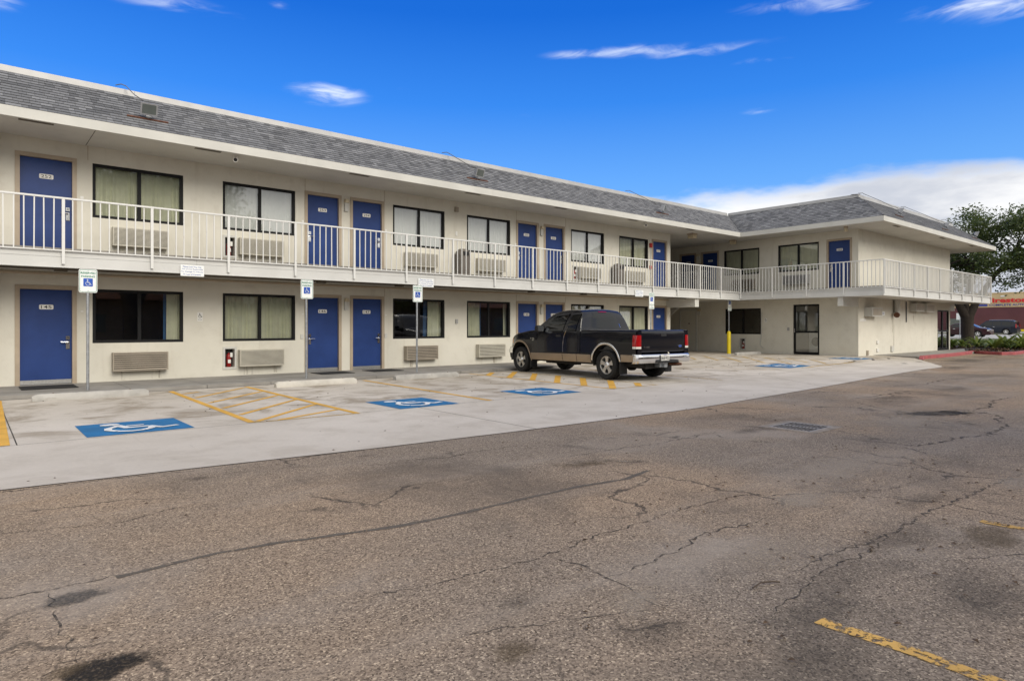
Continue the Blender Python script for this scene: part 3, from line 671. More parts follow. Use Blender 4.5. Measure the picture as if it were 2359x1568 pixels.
# concrete beams that carry the corner
def beam(x0, x1, y0, y1): MB().box(x0, x1, y0, y1, 2.12, 2.497).build('beam', 'cream_trim', motel)
beam(23.06, 23.34, 15.56, 17.0); beam(26.53, 27.96, 11.09, 11.30); beam(39.2, 40.3, 11.09, 11.3)
mb = MB(); mb.tube([(-9, 15.95, 2.475), (23, 15.95, 2.475)], .022, 6); mb.build('conduit', 'soffit_vent', motel)
mb = MB(); mb.tube([(-9, 16.85, 2.44), (23, 16.85, 2.44)], .035, 6); mb.build('conduit', 'tan_casing', motel)
for u in (1.45, 7.0, 9.3, 14.3, 16.8):
    MB().box(u-.11, u+.11, 15.88, 16.02, 2.43, 2.499).build('soffit_lamp', 'soffit_vent', motel)

# ---- railing
mz = dict(post=MB().box(-.026, .026, -.02, .02, 0, 1.30).mesh('post', 'rail_paint'), bal=MB().box(-.0105, .0105, -.0105, .0105, 0, 1.0).mesh('baluster', 'rail_paint'))
def railing(p0, p1, nb, along, label, posts=True, per=10):
    """p0 -> p1 in bays of ten balusters"""
    p0 = Vector(p0); p1 = Vector(p1); r = MB(); ax = (p1-p0).normalized(); nrm = Vector((-ax.y, ax.x, 0))*.5
    o = r.obox(p0 - nrm*.05 + Vector((0, 0, 3.825)), p1-p0, nrm*.10, (0, 0, .034)).build('railing', 'rail_paint', motel); o['label'] = label
    l = MB().obox(p0 - nrm*.03 + Vector((0, 0, 2.80)), p1-p0, nrm*.06, (0, 0, .022)).build('lower_rail', 'rail_paint', o); off = wloc(o)
    rz = math.atan2(ax.y, ax.x); n = nb*per
    for i in range(n+1):
        q = p0 + (p1-p0)*i/n
        if i % per == 0:
            if posts: put('post', mz['post'], o, q - off + Vector((0, 0, 2.545)), (0, 0, rz))
        else:
            k = put('baluster', mz['bal'], o, q - off + Vector((0, 0, 2.823)), (0, 0, rz+random.uniform(-.05, .05))); k.scale = (1, 1, 1.003); k.rotation_euler.y = random.uniform(-.006, .006)
    return o
bx = 1.5585
railing((1.447-2*bx, 15.455, 0), (1.447+16*bx, 15.455, 0), 18, 0, 'white steel balustrade along the long wing')
railing((26.42, 15.455, 0), (26.42, 9.545, 0), 4, 1, 'white steel balustrade along the side wing', per=10)
railing((26.42, 9.545, 0), (40.52, 9.545, 0), 9, 2, 'white steel balustrade around the end of the side wing')
railing((40.52, 9.545, 0), (40.52, 13.0, 0), 2, 2, 'white steel balustrade returning at the far end')

# ---- roof: mansard slopes of single shingles, fascia, soffit, metal cap
IN, RZ0, RISE = 1.5, 5.505, 1.10
SL = math.hypot(IN, RISE)
mb = MB()
def rp(kind, s_, i):
    z = RZ0 + RISE*i/IN
    return Vector({'A': (s_, 15.5+i, z), 'B': (26.46+i, s_, z), 'C': (s_, 9.587+i, z)}[kind])
rng_ = {'A': lambda i: (-9, 26.46+i), 'B': lambda i: (9.587+i, 15.5+i), 'C': lambda i: (26.46+i, 41.5-i)}
for k in 'ABC':
    a0, a1 = rng_[k](-.02); b0, b1 = rng_[k](IN)
    mb.face([rp(k, a0, -.02), rp(k, a1, -.02), rp(k, b1, IN), rp(k, b0, IN)])
mb.face([(41.5, 9.587, RZ0), (41.5, 24, RZ0), (40, 24, RZ0+RISE), (40, 11.087, RZ0+RISE)])
mb.face([(-9, 17.0, 6.60), (27.96, 17.0, 6.60), (27.96, 26, 6.60), (-9, 26, 6.60)]); mb.face([(27.9, 11.087, 6.59), (40, 11.087, 6.59), (40, 26, 6.59), (27.9, 26, 6.59)])
roof = mb.build('roof', 'shingle_base', motel)
nA = Vector((0, -RISE, IN)).normalized()
fr_ = {'A': (Vector((1, 0, 0)), Vector((0, IN, RISE)).normalized()), 'B': (Vector((0, -1, 0)), Vector((IN, 0, RISE)).normalized()), 'C': (Vector((1, 0, 0)), Vector((0, IN, RISE)).normalized())}
EXP = SL/13.2
widths = [.10, .13, .16, .20, .25]; tints = [.1, .32, .5, .68, .9]
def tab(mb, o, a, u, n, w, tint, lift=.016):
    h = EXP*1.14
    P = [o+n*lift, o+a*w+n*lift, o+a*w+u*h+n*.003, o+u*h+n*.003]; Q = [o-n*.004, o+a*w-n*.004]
    mb.add(P, [(0, 1, 2, 3)], tint); mb.add([P[0], P[1], P[2], P[3], Q[0], Q[1]], [(4, 5, 1, 0), (4, 0, 3), (5, 2, 1)], 0.)  # butts tinted dark: printed band that also paints the shade under each course
tabm = {}
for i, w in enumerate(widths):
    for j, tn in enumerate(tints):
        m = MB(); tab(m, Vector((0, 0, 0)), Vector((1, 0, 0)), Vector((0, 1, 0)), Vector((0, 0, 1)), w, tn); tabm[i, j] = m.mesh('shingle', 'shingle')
allt = []
for k in 'ABC':
    a, u = fr_[k]; n = a.cross(u)
    for cidx in range(13):
        i0 = (cidx*EXP-.015)/SL*IN; i1 = min(IN, ((cidx+1)*EXP)/SL*IN); lo, hi = rng_[k]((i0+i1)/2); lo = max(lo, -.6); s_ = lo - random.uniform(0, .2) if k == 'A' else lo
        while s_ < hi-.05:
            wi = random.choices(range(5), (2, 3, 3, 2, 1))[0]; w = widths[wi]
            if s_+w > hi+.06: wi = 0; w = widths[0]
            st = s_ if k != 'B' else hi-(s_-lo)
            o = rp(k, st, 0); o = Vector(o) + u*(cidx*EXP-.015)
            if k == 'A': o.x = st
            tj = random.choices(range(5), (2, 3, 3, 3, 1.5))[0]
            allt.append(((o+a*w/2-Vector((0, 0, 1.32))).length, k, o, wi, tj)); s_ += w+.004
allt.sort(key=lambda q: (q[0] if q[2].x > .35 or q[1] != 'A' else 1e6))
rest = MB(); woff = wloc(roof)
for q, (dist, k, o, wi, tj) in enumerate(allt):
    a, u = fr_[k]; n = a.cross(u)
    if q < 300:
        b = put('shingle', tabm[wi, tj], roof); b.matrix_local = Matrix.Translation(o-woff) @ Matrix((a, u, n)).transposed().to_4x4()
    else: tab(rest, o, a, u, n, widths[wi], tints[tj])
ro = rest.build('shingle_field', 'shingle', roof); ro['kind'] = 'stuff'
# hip caps along the outer corner
h0 = Vector((26.46, 9.587, RZ0)); h1 = Vector((27.96, 11.087, RZ0+RISE)); hu = (h1-h0).normalized(); e1 = Vector((0, -1, 0)); L_ = (h1-h0).length
for i in range(12):
    b = h0 + hu*(L_*i/12); m = MB(); d1 = (fr_['B'][0]*-1 + fr_['B'][1]*.0); 
    p, q = b+Vector((-.005, .13, .012)), b+Vector((.13, -.005, .012)); t2 = hu*(L_/12*1.12)
    m.add([p, b+Vector((-.012, -.012, .03)), q, p+t2+Vector((0, 0, -.008)), b+t2+Vector((0, 0, .02)), q+t2+Vector((0, 0, -.008))], [(0, 1, 4, 3), (1, 2, 5, 4)], random.choice(tints)); m.build('hip_shingle', 'shingle', roof)
# fascia board, metal drip strip, cap
def ring(z0, z1, t, name, mat, par):
    xs_ = [-9, -.9, 6.4, 7.55, 12.3, 18.4, 26.46+t]
    for a, b in zip(xs_[:-1], xs_[1:]): MB().box(a+.0015, b-.0015, 15.5-t, 15.54, z0, z1).build(name, mat, par)
    MB().box(26.46-t, 26.5, 9.587-t, 15.5-t-.002, z0, z1).build(name, mat, par)
    for a, b in ((26.502, 34.0), (34.003, 41.5)): MB().box(a, b, 9.587-t, 9.627, z0, z1).build(name, mat, par)
    MB().box(41.5, 41.54, 9.587-t, 24, z0, z1).build(name, mat, par)
ring(5.305, 5.50, .02, 'roof_fascia', 'cream_trim', roof)
mb = MB(); mb.face([(-9, 15.54, SOF), (26.5, 15.54, SOF), (26.5, 17, SOF), (-9, 17, SOF)]); mb.face([(26.5, 9.63, SOF), (27.96, 9.63, SOF), (27.96, 24, SOF), (26.5, 24, SOF)]); mb.face([(27.96, 9.63, SOF), (41.5, 9.63, SOF), (41.5, 11.08, SOF), (27.96, 11.08, SOF)]); mb.face([(23.35, 17, SOF), (26.5, 17, SOF), (26.5, 24, SOF), (23.35, 24, SOF)]); mb.face([(39.5, 11.08, SOF), (41.5, 11.08, SOF), (41.5, 24, SOF), (39.5, 24, SOF)])
mb.build('soffit', 'soffit', roof)
for a, b in ((-9, -.2), (-.195, 2.95), (2.955, 11.1), (11.105, 19.2), (19.205, 27.9)):
    MB().add([(a, 17.0, 6.592), (b, 17.0, 6.592), (b, 17.03, 6.745), (a, 17.03, 6.745), (b, 17.3, 6.77), (a, 17.3, 6.77)], [(0, 1, 2, 3), (3, 2, 4, 5)]).build('roof_cap', 'metal_cap', roof)
for a, b in ((17.03, 13.6), (13.595, 11.06)):
    MB().add([(27.96, a, 6.592), (27.96, b, 6.592), (27.99, b, 6.745), (27.99, a, 6.745), (28.25, b, 6.77), (28.25, a, 6.77)], [(0, 1, 2, 3), (3, 2, 4, 5)]).build('roof_cap', 'metal_cap', roof)
for a, b in ((27.95, 33.9), (33.905, 40.0)):
    MB().add([(a, 11.07, 6.592), (b, 11.07, 6.592), (b, 11.10, 6.745), (a, 11.10, 6.745), (b, 11.4, 6.77), (a, 11.4, 6.77)], [(0, 1, 2, 3), (3, 2, 4, 5)]).build('roof_cap', 'metal_cap', roof)
for x in (.75, 3.9, 7.65, 11.4, 15.1, 18.9, 22.6): MB().box(x, x+.56, 15.60, 15.72, SOF-.004, SOF+.01).build('soffit_vent', 'soffit_vent', roof)
for x in (28.1, 33.6, 38): MB().box(x, x+.6, 9.75, 9.87, SOF-.004, SOF+.01).build('soffit_vent', 'soffit_vent', roof)
for x in (-.2, 2.0): MB().box(x-.006, x+.006, 15.55, 16.99, SOF-.003, SOF+.001).build('soffit_joint', 'soffit_vent', roof)

# ---- doors
def door(F, u0, u1, g, num, side, sweep=False, mat='door_blue', plate=True):
    z0, z1 = g+.012, g+DH; mb = MB(); F.box(mb, u0, u1, z0, z1, .055, .10)
    d = mb.build('door', mat, motel)
    if num: d['label'] = 'blue door numbered '+num
    mb = MB()
    for a, b, c_, e in ((u0-.085, u0-.002, g, z1+.002), (u1+.002, u1+.085, g, z1+.002)): F.box(mb, a, b, c_, e, -.018, .03)
    F.box(mb, u0-.085, u1+.085, z1+.0025, z1+.085, -.018, .03)
    for a, b in ((u0-.029, u0-.001), (u1+.001, u1+.029)): F.box(mb, a, b, g, z1+.001, .031, .12)
    F.box(mb, u0-.029, u1+.029, z1+.0015, z1+.029, .031, .12)
    mb.build('door_frame', 'tan_casing', d)
    uc = (u0+u1)/2
    if num:
        mb = MB(); F.poly(mb, rrect(uc-.125, uc+.125, z1-.425, z1-.325, .022), .055, .048); mb.build('number_plate', 'plate_white', d)
        mb = MB(); F.text(mb, num, uc, z1-.375, .048, .066, .004, .185); mb.build('room_number', 'print_black', d)
    s = 1 if side == 'r' else -1; us = (u1-.075) if side == 'r' else (u0+.075)
    if plate:
        mb = MB(); F.poly(mb, rrect(us-.036, us+.036, g+.955, g+1.035, .01), .055, .030); F.box(mb, us-.034, us+.034, g+.755, g+.925, .055, .035); mb.build('lock_plate', 'chrome', d)
        mb = MB(); F.text(mb, 'O', us, g+.995, .030, .035, .02); mb.build('key_cylinder', 'print_black', d)
        mb = MB(); mb.tube([F.P(us, g+.90, .04), F.P(us, g+.90, -.02)], .016, 8); mb.tube([F.P(us, g+.90, -.02), F.P(us-s*.13, g+.905, -.018)], .013, 8); mb.build('lever_handle', 'chrome', d, 40)
    if sweep:
        mb = MB(); F.box(mb, u0+.003, u1-.003, z0, z0+.085, .055, .045); mb.build('kick_plate', 'brushed_steel', d)
    return d
up = ['252', '253', '254', '255', '256', '257']; low = ['145', '146', '147', '148', '149', '150']
sides = 'rlrlrl'
for i, (a, b) in enumerate(DO):
    door(FA, a, b, G1, up[i], sides[i]); door(FA, a, b, G0, low[i], sides[i], True)
door(FB, -12.28, -11.41, G1, '260', 'l'); door(FB, -18.43, -17.60, G1, '259', 'l'); door(FB, -19.69, -18.88, G1, '258', 'r')
# plain door and jamb in the breezeway below
mb = MB(); FB.box(mb, -19.69, -18.80, .07, 2.1, -.02, .0); d = mb.build('door', 'stucco', motel); d['label'] = 'beige service door in the breezeway'
mb = MB(); FB.box(mb, -19.76, -19.69, .07, 2.17, -.05, 0); FB.box(mb, -18.80, -18.73, .07, 2.17, -.05, 0); FB.box(mb, -19.76, -18.73, 2.1, 2.17, -.051, 0); mb.build('door_frame', 'cream_trim', d)
mb = MB(); FB.poly(mb, [(-19.2+.035*math.cos(R(a)), 1.45+.035*math.sin(R(a))) for a in range(0, 360, 30)], -.02, -.03); mb.build('peephole', 'print_black', d)

# ---- windows
def curtain(F, a, b, z0, z1, d0, amp=.018, pitch=.11, seed=0):
    rr = random.Random(seed); n = max(6, int((b-a)/.016)); ph = rr.uniform(0, 6); us = [a+(b-a)*i/n for i in range(n+1)]; mb = MB(); j = [rr.uniform(.6, 1.4) for _ in range(40)]
    def fn(u, z):
        s_ = (u-a)/pitch; k = int(s_); am = amp*j[k % 40]*(1-.55*ss(z0+.6*(z1-z0), z1, z)); pinch = math.sin(2*math.pi*(s_ + .25*math.sin(s_*1.7+ph)))
        return F.P(u, z, d0 + am*pinch + .010*math.sin(z*3+u*5))
    mb.grid(fn, us, [z0+(z1-z0)*k/5 for k in range(6)]); return mb
def window(F, u0, u1, z0, z1, curts, seed, tinted=False):
    f = .062; mb = MB(); d0, d1 = .020, .100
    F.box(mb, u0+.001, u0+f, z0+.001, z1-.001, d0, d1); F.box(mb, u1-f, u1-.001, z0+.001, z1-.001, d0, d1); F.box(mb, u0+f, u1-f, z0+.001, z0+f, d0, d1); F.box(mb, u0+f, u1-f, z1-f, z1-.001, d0, d1)
    w = mb.build('window', 'black_frame', motel); um = (u0+u1)/2
    mb = MB(); F.box(mb, um-.035, um+.035, z0+f, z1-f, d0+.008, d1-.008); mb.build('mullion', 'black_frame', w)
    for a, b, dd in ((u0+f, um-.035, .055), (um+.035, u1-f, .070)):
        mb = MB(keep=True); mb.face([F.P(a, z0+f, dd), F.P(b, z0+f, dd), F.P(b, z1-f, dd), F.P(a, z1-f, dd)]); mb.build('pane', 'glass', w)
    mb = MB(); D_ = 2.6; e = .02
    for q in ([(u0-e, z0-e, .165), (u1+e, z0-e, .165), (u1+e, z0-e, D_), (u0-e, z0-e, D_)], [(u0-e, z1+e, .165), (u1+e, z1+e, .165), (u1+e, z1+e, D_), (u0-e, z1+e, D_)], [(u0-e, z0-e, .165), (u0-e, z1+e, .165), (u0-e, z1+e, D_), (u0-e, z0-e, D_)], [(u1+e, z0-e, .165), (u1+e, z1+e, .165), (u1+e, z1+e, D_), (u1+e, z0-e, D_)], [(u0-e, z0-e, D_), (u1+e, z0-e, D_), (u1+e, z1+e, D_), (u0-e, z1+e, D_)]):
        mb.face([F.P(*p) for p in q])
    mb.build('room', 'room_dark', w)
    for a, b, m, dd in curts:
        L_ = u1-u0; curtain(F, u0+.02+a*(L_-.04), u0+.02+b*(L_-.04), z0+.005, z1-.005, dd, seed=seed+int(a*50), pitch=.115 if m != 'curtain_white' else .14, amp=.019 if m != 'curtain_white' else .009).build('curtain', m, w, 50)
    return w
gz_, wz_ = 'curtain_green', 'curtain_white'
full = lambda m: [(0, .505, m, .148), (.49, 1, m, .152)] if m == 'curtain_green' else [(0, .505, m, .135), (.49, 1, m, .14)]
cu = {(0, 1): full(gz_), (1, 1): full(wz_), (2, 1): full(wz_), (3, 1): full(wz_), (4, 1): full(wz_), (5, 1): full(gz_),
      (0, 0): [(0, .03, gz_, .19), (.83, 1, gz_, .19), (.80, .85, 'curtain_blue', .25)], (1, 0): full(gz_), (2, 0): [(.72, 1, gz_, .19), (.66, .74, 'curtain_blue', .25)], (3, 0): [(0, .36, gz_, .19), (.34, .42, 'curtain_blue', .26), (.94, 1, gz_, .22)], (4, 0): full(gz_), (5, 0): full(gz_)}
for i, (a, b) in enumerate(WI):
    for fl, g in ((0, G0), (1, G1)): window(FA, a, b, g+.87, g+2.075, cu[i, fl], i*17+fl*7)
window(FB, -17.24, -15.42, 3.745, 4.945, full(gz_), 301); window(FB, -14.515, -12.69, 3.745, 4.945, full(gz_), 333)
window(FB, -17.17, -15.34, .945, 2.145, [], 5)
# glazed laundry door and glazed end door
def glass_door(F, u0, u1, z0, z1, label, n=1):
    mb = MB(); f = .07; w_ = (u1-u0)/n
    for k in range(n):
        a, b = u0+k*w_+.002, u0+(k+1)*w_-.002
        F.box(mb, a, a+f, z0, z1, .04, .10); F.box(mb, b-f, b, z0, z1, .04, .10); F.box(mb, a+f, b-f, z1-f, z1, .04, .10); F.box(mb, a+f, b-f, z0, z0+.11, .04, .10); F.box(mb, a+f, b-f, z0+.95, z0+1.03, .041, .099)
    d = mb.build('door', 'black_frame', motel); d['label'] = label
    for k in range(n):
        a, b = u0+k*w_+f, u0+(k+1)*w_-f
        for c_, e in ((z0+.11, z0+.95), (z0+1.03, z1-f)):
            mb = MB(keep=True); mb.face([F.P(a, c_, .07), F.P(b, c_, .07), F.P(b, e, .07), F.P(a, e, .07)]); mb.build('pane', 'glass', d)
    mb = MB(); D_ = 3.
    for q in ([(u0, z0, .165), (u1, z0, .165), (u1, z0, D_), (u0, z0, D_)], [(u0, z1, .165), (u1, z1, .165), (u1, z1, D_), (u0, z1, D_)], [(u0, z0, .165), (u0, z1, .165), (u0, z1, D_), (u0, z0, D_)], [(u1, z0, .165), (u1, z1, .165), (u1, z1, D_), (u1, z0, D_)], [(u0, z0, D_), (u1, z0, D_), (u1, z1, D_), (u0, z1, D_)]): mb.face([F.P(*p) for p in q])
    mb.build('room', 'soffit', d)
    mb = MB(); us = u0+.05; mb.tube([F.P(us, z0+.98, .04), F.P(us, z0+.98, -.01), F.P(us, z0+1.12, -.01), F.P(us, z0+1.12, .04)], .012, 6); mb.build('pull_handle', 'brushed_steel', d)
    return d
glass_door(FB, -13.81, -12.68, .08, 2.265, 'black framed glass door of the laundry room')
glass_door(FC, 37.55, 39.37, .08, 2.135, 'black framed glass double door at the end of the wing', 2)
# washing machines seen through the laundry door
for k, u in enumerate((-13.75, -13.0)):
    t_ = thing('washing_machine', 'white front-loading washer, %s inside the laundry door' % ('the one with the dark round door' if k == 0 else 'right-hand one'), 'washer', FB.P(u+.3, .075, 1.6))
    mb = MB(); FB.box(mb, u, u+.66, .08, 1.02, 1.35, 1.95); mb.build('cabinet', 'plate_white', t_)
    mb = MB(); c0 = FB.P(u+.33, .62, 1.35); mb.lathe([(.20, 0), (.20, .03), (.15, .05)], c0, FB.i*-1, 24); mb.build('round_door', 'lamp_glass', t_, 40)
# extinguisher cabinets: recessed boxes with a frame, the bottle is a thing of its own
def cabinet(F, c_, label):
    u0, u1, z0, z1 = c_; mb = MB()
    for a, b, e, g in ((u0-.05, u0, z0-.05, z1+.05), (u1, u1+.05, z0-.05, z1+.05), (u0, u1, z0-.05, z0), (u0, u1, z1, z1+.05)): F.box(mb, a, b, e, g, -.022, .02)
    k = mb.build('extinguisher_cabinet', 'cream_trim', motel)
    mb = MB(); F.box(mb, u0-.002, u1+.002, z0-.002, z1+.002, .158, .165); mb.build('cabinet_back', 'room_dark', k)
    uc = (u0+u1)/2; t_ = thing('fire_extinguisher', label, 'fire extinguisher', F.P(uc, z0, .08))
    mb = MB(); mb.lathe([(.052, 0), (.057, .01), (.057, .27), (.045, .31), (.02, .335), (.02, .36)], F.P(uc, z0+.003, .085), (0, 0, 1), 16); mb.build('cylinder', 'ext_red', t_, 35)
    mb = MB(); F.box(mb, uc-.03, uc+.07, z0+.36, z0+.385, .075, .095); F.box(mb, uc-.02, uc+.03, z0+.345, z0+.36, .07, .10); mb.build('valve', 'print_black', t_)
    mb = MB(); F.box(mb, uc-.035, uc+.035, z0+.10, z0+.19, .022, .027); F.box(mb, uc+.02, uc+.075, z0+.25, z0+.36, .018, .022); mb.build('tag', 'plate_white', t_)
cabinet(FA, cabs[0], 'red fire extinguisher in the ground floor wall cabinet near room 146'); cabinet(FA, cabs[1], 'fire extinguisher in the upper wall cabinet under the second window'); cabinet(FA, cabs[2], 'fire extinguisher in the upper wall cabinet under the fifth window'); cabinet(FB, cabB, 'fire extinguisher in the ground floor cabinet below the dark side wing window')
# stair in the breezeway: stringers, treads and its own balustrade
mb = MB()
for x in (25.2, 26.55): mb.obox((x, 21.9, .0), (.06, 0, 0), (0, -3.9, 2.80), (0, 0, .26))
st = mb.build('stair', 'white_trim', motel)
for k in range(14): MB().box(25.26, 26.55, 21.75-k*.279, 22.0-k*.279, .15+.2*k, .19+.2*k).build('tread', 'concrete_walk', st)
mb = MB(); mb.box(26.58, 26.62, 17.3, 18.9, 3.90, 3.94); mb.box(26.58, 26.62, 17.3, 17.34, 2.87, 3.9); mb.box(26.58, 26.62, 18.86, 18.9, 2.87, 3.9); mb.tube([(26.6, 18.88, 3.92), (26.6, 19.9, 3.0)], .02, 6); sr = mb.build('stair_rail', 'rail_paint', motel)
for k in range(14): MB().box(26.59, 26.61, 17.40+k*.105, 17.42+k*.105, 2.9, 3.9).build('baluster', 'rail_paint', sr)
# ------------------------------------------------------------------ fittings on the walls
def ac(F, uc, zc, mat, slats, label, h=.42, w=1.12, dep=.19):
    t_ = thing('air_conditioner', label, 'air conditioner', F.P(uc, zc-h/2, -dep/2), 0, 'through-wall air conditioners')
    u0, u1, z0, z1 = uc-w/2, uc+w/2, zc-h/2, zc+h/2; mb = MB(); e = .022
    F.box(mb, u0, u1, z1-e, z1, -dep, 0); F.box(mb, u0, u1, z0, z0+e, -dep, 0); F.box(mb, u0, u0+e, z0+e, z1-e, -dep, 0); F.box(mb, u1-e, u1, z0+e, z1-e, -dep, 0)
    mb.build('housing', mat, t_)
    mb = MB(); F.box(mb, u0+e, u1-e, z0+e, z1-e, -dep+.05, -.002); mb.build('coil', 'ac_inside', t_)
    p = (h-2*e)/slats; m0 = None
    for k in range(slats):
        za = z0+e+p*k; mb = MB(); n_ = F.i
        mb.obox(F.P(u0+e+.002, za+p*.16, -dep+.004), F.r*(w-2*e-.004), Vector((0, 0, p*.60))+F.i*-.0, F.i*.03)
        mb.build('louver', mat, t_)
for i, (a, b) in enumerate(WI):
    nth = ('first', 'second', 'third', 'fourth', 'fifth', 'sixth')[i]
    uc = (a+b)/2; ac(FA, uc, 3.34, 'ac_cream', 14, 'cream air conditioner on the balcony below the %s upper window from the left' % nth)
    if i < 4: ac(FA, uc, .51, ('ac_tan', 'ac_cream', 'ac_tan', 'ac_cream')[i], (8, 13, 8, 8)[i], ('tan coarse-louvred', 'cream fine-louvred', 'tan coarse-louvred', 'cream coarse-louvred')[i]+' air conditioner below the %s ground floor window from the left' % nth)
ac(FB, -13.64, 3.36, 'ac_grey', 14, 'grey air conditioner on the side wing between its two upper windows and room 260', .40)
ac(FB, -16.15, 3.28, 'ac_tan', 10, 'brown air conditioner under the inner upper window of the side wing', .44, 1.05)

def wall_lamp(u, z, label):
    t_ = thing('wall_lamp', label, 'wall lamp', FA.P(u, z-.18, 0), 0, 'wall lamps between paired doors')
    mb = MB(); FA.box(mb, u-.055, u+.055, z-.19, z+.05, -.06, 0); mb.build('back_box', 'cream_trim', t_)
    mb = MB(); FA.poly(mb, [(u-.062, z+.052), (u+.062, z+.052), (u+.05, z+.15), (u-.05, z+.15)], -.10, 0); mb.build('lamp_head', 'lamp_cream', t_)
wall_lamp(8.19, 4.75, 'cream wall lamp between the left pair of upper doors'); wall_lamp(8.19, 1.96, 'cream wall lamp between the left pair of ground floor doors'); wall_lamp(15.71, 4.74, 'cream wall lamp between the right pair of upper doors'); wall_lamp(15.71, 1.94, 'cream wall lamp between the right pair of ground floor doors, above the truck')
for y, z, w_ in ((-18.66, 4.75, 'upper'), (-18.6, 2.0, 'lower')):
    t_ = thing('wall_lamp', 'shaded wall lamp in the %s breezeway' % w_, 'wall lamp', FB.P(y, z-.1, 0)); mb = MB(); FB.box(mb, y-.06, y+.06, z-.12, z+.06, -.06, 0); mb.build('back_box', 'cream_trim', t_); mb = MB(); FB.box(mb, y-.07, y+.07, z+.062, z+.15, -.1, 0); mb.build('lamp_head', 'lamp_cream', t_)
def small(name, F, u0, u1, z0, z1, dep, mat, label, cat):
    mb = MB(); F.box(mb, u0, u1, z0, z1, -dep, -.001); return solid(name, mb, mat, label, cat)
small('junction_box', FA, 11.93, 12.06, 4.98, 5.13, .06, 'ac_tan', 'small brown junction box under the eaves left of the window of room 255', 'box')
small('switch_plate', FA, 11.96, 12.04, 4.22, 4.36, .02, 'plate_white', 'white switch plate on the upper wall above the first bin', 'plate')
small('keypad', FA, 11.96, 12.05, 1.40, 1.54, .03, 'ac_grey', 'grey keypad on the ground floor wall left of room 148', 'keypad')
small('switch_plate', FA, 6.87, 6.95, .98, 1.10, .02, 'cream_trim', 'cream switch plate left of the paired ground floor doors', 'plate')
small('switch_plate', FA, 9.42, 9.50, .98, 1.10, .02, 'cream_trim', 'cream switch plate right of the paired ground floor doors', 'plate')
small('keypad', FB, -14.08, -13.99, 1.12, 1.26, .03, 'ac_grey', 'dark keypad beside the laundry door', 'keypad')
for u, n_ in ((1.93, 'the leftmost ground floor door'), (6.93, 'the left of the paired ground floor doors'), (9.46, 'the right of the paired ground floor doors')): small('doorbell', FA, u-.025, u+.025, 1.63, 1.66, .015, 'plate_white', 'small bell plate beside '+n_, 'bell')
for u, n_ in ((1.93, 'the leftmost upper door'), (6.93, 'the second upper door'), (9.46, 'the third upper door'), (14.5, 'the fourth upper door'), (16.93, 'the fifth upper door')): small('doorbell', FA, u-.03, u+.03, 4.12, 4.18, .015, 'plate_white', 'small bell plate beside '+n_, 'bell')
# wheelchair plaques
def plaque(F, u, z, label):
    t_ = thing('accessible_plaque', label, 'plaque', F.P(u, z-.11, 0)); mb = MB(); F.poly(mb, rrect(u-.06, u+.06, z-.11, z+.11, .01), 0, -.006); mb.build('panel', 'plate_white', t_)
    mb = MB(); strokes(mb, isa(), lambda a, b: F.P(u-.055+.11*a, z-.03+.12*b, -.008), 1., F.i*-.0001); mb.build('wheelchair_figure', 'print_black', t_)
    mb = MB(); F.text(mb, '<->', u, z-.07, -.006, .025, .01, .09); mb.build('arrow', 'print_black', t_)
plaque(FA, 4.35, 1.55, 'small wheelchair plaque on the ground floor wall between two windows'); plaque(FB, -15.1, 1.58, 'small wheelchair plaque on the side wing wall')
# fire alarm with its conduit
t_ = thing('fire_alarm', 'red fire alarm horn beside the upper door 257', 'fire alarm', FA.P(21.95, 4.60, 0)); mb = MB(); FA.box(mb, 21.88, 22.02, 4.62, 4.80, -.07, -.001); mb.build('horn', 'alarm_red', t_); mb = MB(); FA.box(mb, 21.9, 22.0, 3.72, 3.86, -.06, -.001); mb.build('pull_station', 'alarm_red', t_)
mb = MB(); mb.tube([FA.P(21.95, 4.62, -.02), FA.P(21.95, 2.9, -.02)], .013, 6); mb.build('conduit', 'cream_trim', t_)
# bins on the balcony
def bin_(u, label):
    t_ = thing('litter_bin', label, 'bin', FA.P(u, 2.868, -.24), 0, 'brown bins on the balcony'); mb = MB(); n = 14
    def sec(z, r): return [FA.P(u+r*1.0*math.copysign(abs(math.cos(a))**.6, math.cos(a)), z, -.24+r*.85*math.copysign(abs(math.sin(a))**.6, math.sin(a))) for a in [2*math.pi*k/28 for k in range(28)]]
    def loft(levels, name, cap=True):
        m = MB(); P = [q for z, r in levels for q in sec(z, r)]; fs = [(i*28+k, i*28+(k+1) % 28, (i+1)*28+(k+1) % 28, (i+1)*28+k) for i in range(len(levels)-1) for k in range(28)]
        fs += [tuple(range(28))[::-1], tuple((len(levels)-1)*28+k for k in range(28))]; m.add(P, fs); return m.build(name, 'bin_brown', t_, 40)
    loft([(2.87, .205), (2.9, .21), (3.55, .215)], 'body'); loft([(3.555, .222), (3.60, .222), (3.68, .20), (3.74, .16), (3.775, .10), (3.785, .03)], 'dome_lid')
    mb = MB(); FA.box(mb, u-.10, u+.10, 3.57, 3.68, -.455, -.40); mb.build('flap', 'trim_black', t_)
bin_(12.08, 'brown domed bin on the balcony left of the window of room 255'); bin_(19.62, 'brown domed bin on the balcony between the last two windows')
